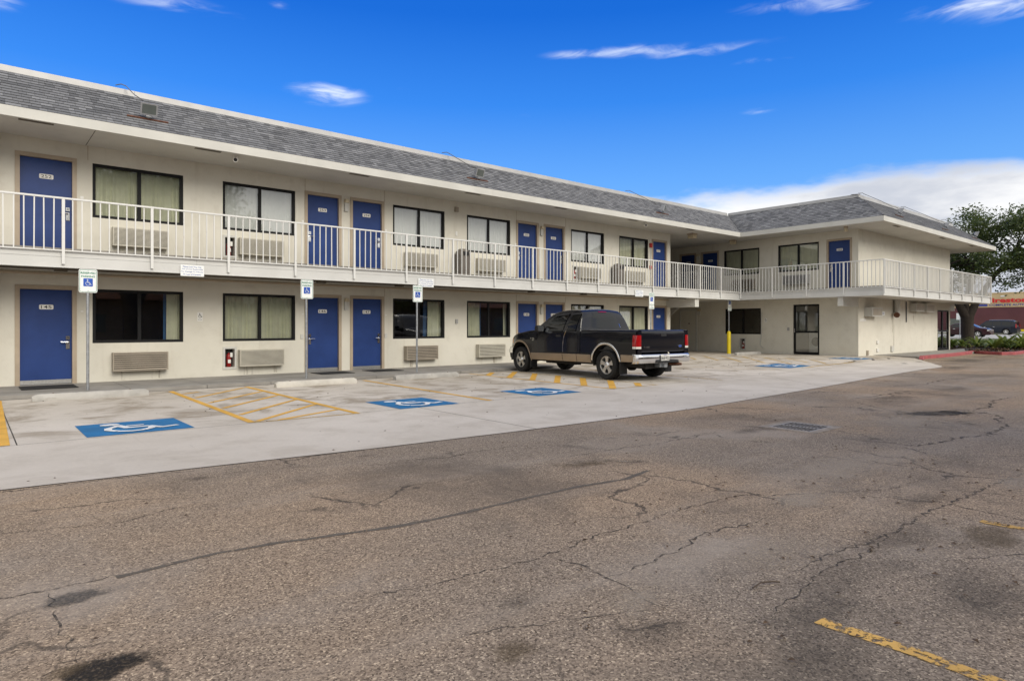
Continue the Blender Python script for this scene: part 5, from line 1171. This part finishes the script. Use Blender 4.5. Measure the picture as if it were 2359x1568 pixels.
for sd_ in (-1, 1):
    for yc, a0, a1 in ((RA, 10, 165), (FA_Y, 12, 186)):
        m = MB(inside=(0, yc, .2))
        def fn(a, b):
            rr = .472+.052*b; y = yc+rr*math.cos(R(a)); z = WR+.035+rr*math.sin(R(a)); return Vector((sd_*(hwT(y, z)+.010+.010*math.sin(math.pi*b)), y, z))
        m.grid(fn, [a0+(a1-a0)*k/26 for k in range(27)] if yc == FA_Y else [8+(172-8)*k/26 for k in range(27)], [0, .33, .66, 1]); m.build('arch_trim', 'chrome' if yc == RA else 'car_beige', TRK, 60, local=True)
    for y0, y1, z0, z1, z2, z3 in ((.555, 1.085, .40, .40, .60, .60), (1.10, 1.645, .40, .395, .60, .595), (1.66, 3.02, .395, .385, .595, .575), (-.975, -.50, .475, .465, .635, .635)): patch(hwT, ((y0, z0), (y1, z1), (y1, z3), (y0, z2)), .006, 8, sd_).build('lower_panel', 'car_beige', TRK, 60, local=True)
    # mud flaps
    for yc in (RA, FA_Y): MB().box(*sorted((sd_*.69, sd_*.93)), yc-.50, yc-.475, .16, .50).build('mud_flap', 'trim_black', TRK, local=True)
    # side glass with the dark frame around it
    wf = patch(hwT, ((1.66, 1.185), (2.47, 1.185), (2.12, 1.60), (1.60, 1.635)), .013, 14, sd_).build('door_window', 'car_glass', TRK, 60, local=True)
    wq = patch(hwT, ((1.15, 1.20), (1.50, 1.195), (1.46, 1.62), (1.14, 1.64)), .013, 14, sd_).build('quarter_window', 'car_glass', TRK, 60, local=True)
    for c4 in (((1.60, 1.625), (2.13, 1.585), (2.10, 1.64), (1.60, 1.668)), ((1.13, 1.632), (1.47, 1.612), (1.46, 1.655), (1.14, 1.672))): patch(hwT, c4, .030, 10, sd_).build('rain_visor', 'trim_black', TRK, 60, local=True)
    # shut lines
    def seam(pts, name='door_seam', mat='print_black', r=.0055):
        m = MB(); m.tube([Vector((sd_*(hwT(y, z)+.001), y, z)) for y, z in pts], r, 6); return m.build(name, mat, TRK, local=True)
    seam([(1.65, .41), (1.65, .75), (1.62, 1.0), (1.55, 1.17), (1.53, 1.4), (1.52, 1.67)]); seam([(1.63, .64), (1.625, .85), (1.59, 1.06), (1.53, 1.19), (1.505, 1.3)], 'door_edge_glint', 'chrome', .0045)  # the chrome strip stands in for the highlight along the door's rear edge
    seam([(1.095, .41), (1.095, .7), (1.09, 1.0), (1.075, 1.22), (1.09, 1.62)]); seam([(2.70, .58), (2.72, .9), (2.66, 1.16), (2.55, 1.22)])
    m = MB(); m.box(*sorted((sd_*(hwT(1.8, 1.06)-.004), sd_*(hwT(1.8, 1.06)+.014))), 1.72, 1.90, 1.03, 1.085); m.build('door_handle', 'trim_black', TRK, local=True)
    # mirror
    m = MB(); q = sd_; sec = []
    for y, s_ in ((2.60, .55), (2.57, .9), (2.50, 1.0), (2.43, .95)): sec.append([Vector((q*(1.05+.115*s_*a), y, 1.255+.088*s_*b)) for a, b in rrect(-1, 1, -1, 1, .5, 4)])
    n = len(sec[0]); m.add([p for s_ in sec for p in s_], [(i*n+j, i*n+(j+1) % n, (i+1)*n+(j+1) % n, (i+1)*n+j) for i in range(3) for j in range(n)]+[tuple(range(n)), tuple(3*n+j for j in range(n))[::-1]]); m.obox((q*.86, 2.47, 1.16), (q*.14, 0, 0), (0, .09, 0), (0, 0, .05)); mi = m.build('mirror', 'trim_black', TRK, 40, local=True)
    m = MB(inside=(0, 3.5, 1)); m.face([Vector((q*(1.05+.10*a), 2.428, 1.255+.074*b)) for a, b in rrect(-1, 1, -1, 1, .5, 4)]); m.build('mirror_glass', 'chrome', mi, local=True)
# badge on the wing
FL = FR((-.952, 0, 0), (0, -1, 0), (1, 0, 0)); mb = MB(); FL.text(mb, 'F-150', -2.93, .975, -.004, .035, .012, .17, .006); FL.text(mb, 'XLT', -2.90, .925, -.004, .02, .012, .09, .006); mb.build('wing_badge', 'chrome', TRK, local=True)
# rear window: heavy frame, dark glass, third brake lamp, sticker
def rw(a, b, off=0.):
    """a -1..1 across, b 0..1 up"""
    z = 1.235+.485*b; y = lerp([(1.21, .955), (1.27, .98), (1.55, 1.055), (1.685, 1.115), (1.73, 1.17)], z); w = .80-.13*b; return Vector((a*w, y-off+.06*abs(a)**4, z))
def rpatch(o_, off, name, mat, par, ring=None):
    m = MB(inside=(0, 2, .9)); pts = [rw(a, b, off) for a, b in o_]
    if ring: pts2 = [rw(a, b, off) for a, b in ring]; n = len(pts); m.add(pts+pts2, [(k, (k+1) % n, n+(k+1) % n, n+k) for k in range(n)])
    else:
        cpt = rw(0, .5, off); n = len(pts); m.add(pts+[cpt], [(k, (k+1) % n, n) for k in range(n)])
    return m.build(name, mat, par, local=True, smooth=None)
def rr2(e, r=.12): return rrect(-1+e, 1-e, e*.6, 1-e*.75, r, 5)
m = MB(inside=(0, 2, .9)); m.grid(lambda a, b: rw(a, b, .012), [-.88+1.76*k/14 for k in range(15)], [.07+.84*k/10 for k in range(11)]); gl_ = m.build('rear_window', 'car_glass', TRK, 60, local=True)
rpatch(rrect(-.97, .97, .0, .985, .16, 6), .016, 'window_frame', 'car_black', gl_, rrect(-.885, .885, .065, .90, .13, 6))
rpatch(rrect(-.885, .885, .065, .90, .13, 6), .017, 'seal_highlight', 'lamp_grey', gl_, rrect(-.862, .862, .082, .882, .12, 6))  # grey seal ring, its pale tone painting a highlight around the glass
m = MB(inside=(0, 2, .9)); m.grid(lambda a, b: rw(a, b, .030), [-.22, -.1, 0, .1, .22], [.945, .985]); m.build('brake_lamp', 'lens_red', TRK, local=True)
m = MB(); m.face([rw(a, b, .016) for a, b in ((.70, .10), (.83, .10), (.81, .30), (.68, .30))]); m.build('window_sticker', 'sign_blue', gl_, local=True)
m = MB(); m.face([rw(a, b, .017) for a, b in ((.72, .115), (.81, .115), (.81, .135), (.72, .135))]); m.face([rw(a, b, .017) for a, b in ((.74, .17), (.79, .15), (.79, .26), (.75, .28))]); m.build('sticker_print', 'sign_white', gl_, local=True)
# windscreen, front lamps, bumper, grille
m = MB(inside=(0, 1.5, .9)); m.grid(lambda a, b: Vector((a*(.72-.12*b), 2.80-.52*b, 1.275+.355*b+.035*(1-a*a)+.006)), [-1+.25*k for k in range(9)], [k/5 for k in range(6)]); m.build('windscreen', 'car_glass', TRK, 60, local=True)
for sd_ in (-1, 1):
    m = MB(inside=(0, 2, .7)); m.grid(lambda a, b: Vector((sd_*(.55+.26*a+.004), 4.105-.20*max(0, a-.35)**1.2+.004, .80+.20*b)), [k/6 for k in range(7)], [0, .5, 1]); m.build('headlamp', 'lens_white', TRK, local=True)
    patch(hwT, ((3.93, .82), (4.07, .82), (4.06, .92), (3.95, .99)), .006, 4, sd_).build('side_marker', 'lens_amber', TRK, local=True)
m = MB(); m.box(-.52, .52, 4.10, 4.125, .76, .97); m.build('grille', 'chrome', TRK, local=True)
prof2 = [(.40, 4.16), (.44, 4.21), (.52, 4.23), (.60, 4.23), (.66, 4.21), (.70, 4.15)]; fx = [-.95, -.94, -.90, -.8, -.5, 0, .5, .8, .90, .94, .95]; fy = [-.34, -.22, -.12, -.05, -.01, 0, -.01, -.05, -.12, -.22, -.34]
m = MB(inside=(0, 2, .7)); m.grid(lambda i, k: Vector((fx[int(i)], prof2[int(k)][1]+fy[int(i)], prof2[int(k)][0]+.02)), list(range(11)), [2, 3, 4, 5]); fb = m.build('front_bumper', 'chrome', TRK, 50, local=True)
m = MB(inside=(0, 2, .7)); m.grid(lambda i, k: Vector((fx[int(i)]*.985, prof2[int(k)][1]+fy[int(i)]-.01, prof2[int(k)][0]-.03)), list(range(11)), [0, 1, 2, 3]); m.build('bumper_valance', 'trim_black', fb, 50, local=True)

# ------------------------------------------------------------------ kerb, planting bed and street beyond the wing
mb = MB().box(29.52, 41.9, 9.42, 11.08, -.02, .09); path = struct('end_path', mb, 'concrete_walk')
def kerb(pts, label, w=.16, h=.13):
    m = MB(); n = len(pts); P = []
    for i, p in enumerate(pts):
        a = Vector(pts[max(0, i-1)]); b = Vector(pts[min(n-1, i+1)]); d = (b-a).normalized(); q = Vector((-d.y, d.x))*w/2; p = Vector(p)
        hh = h if 0 < i or label[0] != 's' else .02
        for o_, z in ((q, -.02), (q, hh), (q*.9-q*.0, hh), (-q*.75, hh), (-q, hh-.025), (-q, -.02)): P.append((p.x+o_.x, p.y+o_.y, z))
    k = 6; m.add(P, [(i*k+j, (i+1)*k+j, (i+1)*k+j+1, i*k+j+1) for i in range(n-1) for j in range(k-1)]); return solid('kerb', m, 'kerb_red', label, 'kerb')
kerb([(28.6, 9.0), (29.4, 9.22), (32.5, 9.2), (35.5, 9.35), (37.3, 9.55)], 'sloping red painted kerb along the end path of the motel')
kerb([(37.4, 9.5), (36.6, 8.75), (36.3, 8.15), (36.9, 7.85), (40.3, 7.95), (44, 8.0), (56, 8.0)], 'red painted kerb round the planting bed')
mb = MB(); mb.poly([(37.4, 9.55, -.02), (36.45, 8.25, -.02), (37, 7.95, -.02), (44, 8.05, -.02), (51, 8.05, -.02), (51, 20, -.02), (41.9, 20, -.02), (41.9, 11.1, -.02), (37.6, 9.7, -.02)], (0, 0, .13)); struct('planting_bed', mb, 'soil')
# far ground: verge, street, verge, lot
def strip(name, x0, x1, z0, z1, mat, y0=-120, y1=160): return struct(name, MB().add([(x0, y0, z0), (x1, y0, z0), (x1, y1, z1 if False else z0), (x0, y1, z0), ], [(0, 1, 2, 3)]) if z0 == z1 else MB().add([(x0, y0, z0), (x1, y0, z1), (x1, y1, z1), (x0, y1, z0)], [(0, 1, 2, 3)]), mat)
strip('grass_verge', 51, 66, .13, .17, 'grass'); strip('street', 66, 108, .165, .175, 'street_concrete'); strip('far_verge', 108, 114, .30, .36, 'grass'); strip('far_lot', 114, 210, .36, .74, 'street_concrete')
mb = MB().box(65.8, 66.0, -120, 160, .1, .30); solid('kerb', mb, 'concrete_stop_grey', 'grey kerb along the near side of the street', 'kerb')
mb = MB().box(107.8, 108.0, -120, 160, .1, .32); solid('kerb', mb, 'concrete_stop_grey', 'grey kerb along the far side of the street', 'kerb')
# strap-leaved plants
def plant(x, y, n, L_, seed, label, z=.10):
    rr = random.Random(seed); t_ = thing('strap_plant', label, 'plant', (x, y, z), 0, 'strap-leaved plants in the bed'); base = MB()
    for k in range(n):
        a = 2*math.pi*(k+rr.random())/n*1.0*3; ln = L_*rr.uniform(.6, 1.1); el_ = rr.uniform(.55, 1.35); d = Vector((math.cos(a), math.sin(a), 0)); s_ = Vector((-d.y, d.x, 0)); w = ln*.062*rr.uniform(.8, 1.3); P = []; q = Vector((d.x*.05, d.y*.05, 0)); ang = el_; st = ln/6; tn = rr.random()
        for i in range(7):
            wd = w*(.5+1.2*i/6 if i < 3 else 1.1*(1-(i-2)/4.2)); P += [q+s_*wd, q-s_*wd]; q = q+(d*math.cos(ang)+Vector((0, 0, math.sin(ang))))*st; ang -= .22+.10*rr.random()
        m = MB().add(P, [(2*i, 2*i+1, 2*i+3, 2*i+2) for i in range(6)], tn)
        if k < 14: m.build('leaf', 'strap_leaf', t_, local=True)
        else: base.add(P, [(2*i, 2*i+1, 2*i+3, 2*i+2) for i in range(6)], tn)
    base.build('leaf_tuft', 'strap_leaf', t_, local=True)
pl_ = [(42.6, 11.9, 1.15, 'strap-leaved plant nearest the glass end door'), (43.6, 11.6, 1.0, 'small strap-leaved plant just left of the tree trunk'), (44.4, 11.1, 1.2, 'leafy plant right of the tree trunk'), (41.8, 9.7, 1.15, 'leafy plant in the middle of the bed, nearest the kerb'), (43.0, 9.5, 1.4, 'tall leafy plant in the middle of the bed'), (43.6, 8.8, 1.5, 'biggest arching plant at the right of the bed'), (42.4, 8.6, 1.1, 'low arching plant by the red kerb'), (45.4, 9.6, 1.2, 'leafy plant behind the middle of the bed'), (45.0, 8.7, 1.1, 'rightmost leafy plant in the bed')]
for i, (x, y, L_, lb) in enumerate(pl_): plant(x, y, 44, L_, 50+i, lb)
mb = MB(); rr = random.Random(9)
for k in range(500):
    x, y = rr.uniform(37, 46), rr.uniform(8.1, 12); 
    if y > 9.8 and x < 42: continue
    s_ = rr.uniform(.04, .10); a = rr.uniform(0, 6.3); mb.add([(x+s_*math.cos(a), y+s_*math.sin(a), .12), (x-s_*math.sin(a), y+s_*math.cos(a), .15+s_), (x-s_*math.cos(a), y-s_*math.sin(a), .12)], [(0, 1, 2)])
o = mb.build('ground_cover', 'leaf_litter'); o['kind'] = 'stuff'; o['label'] = 'brown leaf mulch over the planting bed'; o['category'] = 'mulch'
# oak tree
def tree(loc, H, seed, label, cent, rad, nleaf, fork=1.75, clumps=46, leaf=(.10, .19), limbs=12):
    rr = random.Random(seed); t_ = thing('oak_tree', label, 'tree', loc); B = Vector((0, 0, 0)); tm = MB(); ends = []
    fk = Vector((-.02, .03, fork)); tm.tube([B+Vector((0, 0, -.2)), Vector((0, 0, .35)), Vector((-.01, .02, fork*.7)), fk], [.46, .36, .33, .36], 14)
    mains = [(Vector((-.45, .62, 1.35)), .24), (Vector((.50, -.42, 1.1)), .25), (Vector((.25, .15, 1.5)), .18)]
    for d, r0 in mains:
        p = fk.copy(); r = r0; dd = d.normalized(); pts = [p-Vector((0, 0, .12))]; rs = [r0*1.15]
        for k in range(5):
            p = p+dd*(H-fork)*.17; dd = (dd+Vector((rr.uniform(-.25, .25), rr.uniform(-.25, .25), .05))).normalized(); r *= .8; pts.append(p.copy()); rs.append(r); ends.append((p.copy(), r, dd.copy()))
        tm.tube(pts, rs, 10)
    cps = []
    for k in range(clumps):
        for _ in range(50):
            q = Vector((rr.uniform(-1, 1), rr.uniform(-1, 1), rr.uniform(-1, 1)))
            if .25 < q.length < 1: break
        if q.z < -.55 and q.xy.length < .4: q.z = -.3
        c_ = Vector(cent)+Vector((q.x*rad[0], q.y*rad[1], q.z*rad[2])); cps.append(c_); e = min(ends, key=lambda w: (w[0]-c_).length); mid = (e[0]+c_)/2+Vector((rr.uniform(-.3, .3), rr.uniform(-.3, .3), rr.uniform(0, .4)))
        tm.tube([e[0], mid, c_], [e[1]*.5, e[1]*.28+.01, .012], 6)
    tm.build('trunk', 'bark', t_, 50, local=True)
    lf = MB()
    for k in range(nleaf):
        c_ = rr.choice(cps); g = Vector((rr.gauss(0, 1), rr.gauss(0, 1), rr.gauss(0, .75)))*.40; p = c_+g; s_ = rr.uniform(*leaf); u_ = Vector((rr.gauss(0, 1), rr.gauss(0, 1), rr.gauss(0, .7))).normalized(); w_ = u_.cross(Vector((rr.gauss(0, 1), rr.gauss(0, 1), rr.gauss(0, 1)))).normalized()
        lf.add([p-u_*s_, p+w_*s_*.42, p+u_*s_, p-w_*s_*.42], [(0, 1, 2, 3)], min(1, max(0, rr.gauss(.45, .25))))
    lf.build('crown', 'oak_leaf', t_, local=True); return t_
tree((47.4, 12.35, .1), 8.6, 3, 'spreading live oak with forked trunk beyond the end of the motel', (1.0, -1.2, 5.85), (3.9, 4.6, 2.45), 26000, clumps=95, leaf=(.065, .125))
# the two passing cars
def car(name, label, cat, loc, rz, Ln, Wd, tops, belt, roofz, wb, r, paint, wins, suv):
    t_ = thing(name, label, cat, loc, rz); y0 = -Ln/2; a0, a1 = -wb/2-.02, wb/2-.02
    def hw(y, z):
        w = Wd/2-.06*ss(.5, .25, z); w -= .20*ss(abs(Ln/2)-.75, Ln/2, abs(y))**1.5*(1 if not suv else .6)
        if z > belt: w -= (.30 if not suv else .20)*(z-belt)/(roofz-belt)
        return w
    def zl(y):
        z = .24
        for c_ in (a0, a1):
            d = abs(y-c_)
            if d < r+.06: z = max(z, r+math.sqrt((r+.06)**2-d*d))
        return z
    ys = sorted({round(y0+Ln*k/60, 3) for k in range(61)} | {round(c_+(r+.0605)*math.sin(R(9*k)), 4) for c_ in (a0, a1) for k in range(-10, 11)} | {round(a, 3) for a, b in tops})
    shell(ys, zl, lambda y: lerp(tops, y), hw, nz=12, crown=.03, edge_r=.06).build('body', paint, t_, 40, local=True)
    for c_ in (a0, a1):
        for sd_ in (-1, 1): wheel(t_, sd_*(Wd/2-.13), c_, r, .23, r*.66, sd_)
    mb = MB(); mb.box(-Wd/2+.12, Wd/2-.12, y0+.4, -y0-.4, .20, .42); mb.build('underbody', 'undercarriage', t_, local=True)
    for sd_ in (-1, 1):
        for c4 in wins: patch(hw, c4, .006, 6, sd_).build('side_window', 'car_glass', t_, 60, local=True)
        m = MB(); m.box(*sorted((sd_*(Wd/2-.02), sd_*(Wd/2+.16))), .75 if suv else .62, .90 if suv else .75, belt-.02, belt+.16); m.build('mirror', paint, t_, local=True)
        for yy in ((-.35, .65) if suv else (-.75, .25)): MB().box(*sorted((sd_*(Wd/2-.02), sd_*(Wd/2+.025))), yy-.1, yy+.1, belt-.14, belt-.10).build('door_handle', 'chrome', t_, local=True)
    return t_, hw
suvT = [(-2.82, .55), (-2.80, 1.0), (-2.70, 1.25), (-2.52, 1.78), (-2.40, 1.87), (-1.5, 1.93), (.2, 1.92), (.55, 1.84), (1.25, 1.26), (1.4, 1.20), (2.3, 1.12), (2.65, 1.05), (2.78, .85), (2.82, .55)]
t_, h_ = car('passing_suv', 'dark navy full-size SUV on the street beyond the tree', 'SUV', (105.6, 24.7, .17), 0, 5.64, 2.02, suvT, 1.17, 1.92, 3.3, .40, 'car_navy', (((-2.45, 1.22), (-1.25, 1.22), (-1.2, 1.74), (-2.32, 1.72)), ((-1.15, 1.22), (-.25, 1.22), (-.25, 1.75), (-1.12, 1.75)), ((-.18, 1.22), (1.0, 1.22), (.42, 1.74), (-.18, 1.75))), True)
for sd_ in (-1, 1): MB().box(*sorted((sd_*.80, sd_*.99)), -2.80, -2.68, .92, 1.42).build('tail_lamp', 'lens_red', t_, local=True)
MB().box(-.75, .75, -2.74, -2.60, 1.28, 1.70).build('rear_window', 'car_glass', t_, local=True); MB().box(-.95, .95, -2.88, -2.70, .45, .68).build('rear_bumper', 'trim_black', t_, local=True)
mb = MB()
for sd_ in (-1, 1): mb.tube([(sd_*.72, -2.2, 1.95), (sd_*.72, -2.1, 1.99), (sd_*.72, .1, 1.99), (sd_*.72, .2, 1.94)], .02, 6)
mb.build('roof_rack', 'galvanised', t_, local=True)
sedT = [(-2.45, .55), (-2.42, .85), (-2.30, 1.02), (-1.55, 1.08), (-1.35, 1.14), (-.75, 1.40), (-.2, 1.47), (.35, 1.45), (.7, 1.36), (1.30, 1.05), (1.45, 1.0), (2.1, .90), (2.35, .78), (2.45, .55)]
t_, h_ = car('passing_sedan', 'dark maroon sedan on the street half hidden by the tree trunk', 'sedan', (82.4, 21.75, .17), R(180), 4.9, 1.86, sedT, .98, 1.46, 2.8, .33, 'car_maroon', (((-1.05, 1.02), (-.2, 1.02), (-.2, 1.37), (-.72, 1.33)), ((-.12, 1.02), (1.05, 1.02), (.55, 1.34), (-.12, 1.38))), False)
for sd_ in (-1, 1): MB().box(*sorted((sd_*.55, sd_*.84)), 2.20, 2.36, .64, .77).build('headlamp', 'lens_white', t_, local=True)
MB().box(-.45, .45, 2.40, 2.47, .55, .72).build('grille', 'chrome', t_, local=True); MB().box(-.60, .60, 2.3, 2.46, .30, .48).build('front_bumper', 'car_maroon', t_, local=True)
m = MB(inside=(0, 0, .5)); m.grid(lambda a, b: Vector((a*(.72-.14*b), 1.28-.52*b, 1.06+.28*b+.02)), [-1, -.5, 0, .5, 1], [0, .5, 1]); m.build('windscreen', 'car_glass', t_, 60, local=True)
# auto shop across the street
shop = thing('auto_shop', 'tan and maroon auto service building across the street with red lettering', 'building', (140, 30, .5)); FS = FR((130, 0, 0), (0, -1, 0), (1, 0, 0))
MB().box(130.05, 160, -30, 66, .5, 4.44).build('lower_wall', 'maroon_wall', shop); MB().box(130.0, 160, -30, 66, 4.44, 6.72).build('upper_band', 'tan_wall', shop); MB().box(129.9, 160, -30, 66, 6.72, 6.85).build('parapet', 'tan_wall', shop)
MB().box(128.6, 130, 15, 62, .5, .80).build('yellow_kerb', 'yellow_post', shop); MB().box(136, 139, 24, 27.5, 6.85, 7.4).build('roof_unit', 'ac_grey', shop)
vs, fs = text_geo('Firestone', 1., .02); w7 = None
mb = MB(); FS.text(mb, 'Firestone', -28.0+.0, 5.58, -.03, .80, .035, 6.3, .12); mb.build('lettering', 'letter_red', shop)
mb = MB(); FS.text(mb, 'COMPLETE AUTO CARE', -27.6, 4.80, -.03, .34, .02, 6.5, .08); mb.build('lettering', 'letter_blue', shop)
mb = MB(); FS.box(mb, -32.6, -31.1, 4.62, 4.98, -.06, 0); mb.build('small_sign', 'letter_blue', shop)
mb = MB(); FS.box(mb, -29.3, -28.7, 6.15, 6.32, -.12, 0); mb.build('wall_lamp', 'sign_white', shop)
mb = MB(); FS.box(mb, -37.4, -34.4, .75, 2.6, -.03, .04); mb.build('window', 'lamp_glass', shop)
t_ = thing('street_sign', 'small white sign on a post by the street', 'sign', (75, 20.2, .17)); MB().tube([(75, 20.2, .17), (75, 20.2, 2.6)], .03, 8).build('post', 'galvanised', t_); MB().box(74.98, 75.0, 19.9, 20.5, 1.95, 2.6).build('panel', 'sign_white', t_)

# ------------------------------------------------------------------ the other side of the lot, seen only mirrored in the glass
opp = thing('facing_building', 'low tan building with brown roof across the lot, seen only mirrored in the windows', 'building', (10, -20, 0)); FO = FR((0, -16, 0), (-1, 0, 0), (0, -1, 0))
MB().box(-34, 46, -28, -16, 0, 3.1).build('wall', 'brown_wall', opp); MB().poly([(-35, -15, 3.1), (-35, -28, 3.1), (-35, -28, 5.4), (-35, -18, 5.4)], (82, 0, 0)).build('roof', 'roof_brown', opp)
for k in range(11):
    MB().box(-30+7*k, -28+7*k, -16.0, -15.97, .9, 2.1).build('window', 'lamp_glass', opp); MB().box(-27+7*k, -26.1+7*k, -16.0, -15.97, 0, 2.05).build('door', 'door_blue', opp)
src = bpy.data.objects['oak_tree']
for i, (x, y, sc_, rz_, lb) in enumerate(((8, -12.5, 1.5, .4, 'tall oak on the far left'), (18, -13, .78, 2.0, 'small oak left of centre'), (30, -13, .72, 3.3, 'small oak right of centre'), (49, -13, 1.05, 5.0, 'oak on the far right'))):
    c_ = copy_tree(src); c_.location = (x, y, 0); c_.scale = (sc_,)*3; c_.rotation_euler = (0, 0, rz_); tag(c_, lb+' before the facing building, seen only mirrored in the windows', 'tree', 'oaks across the lot')
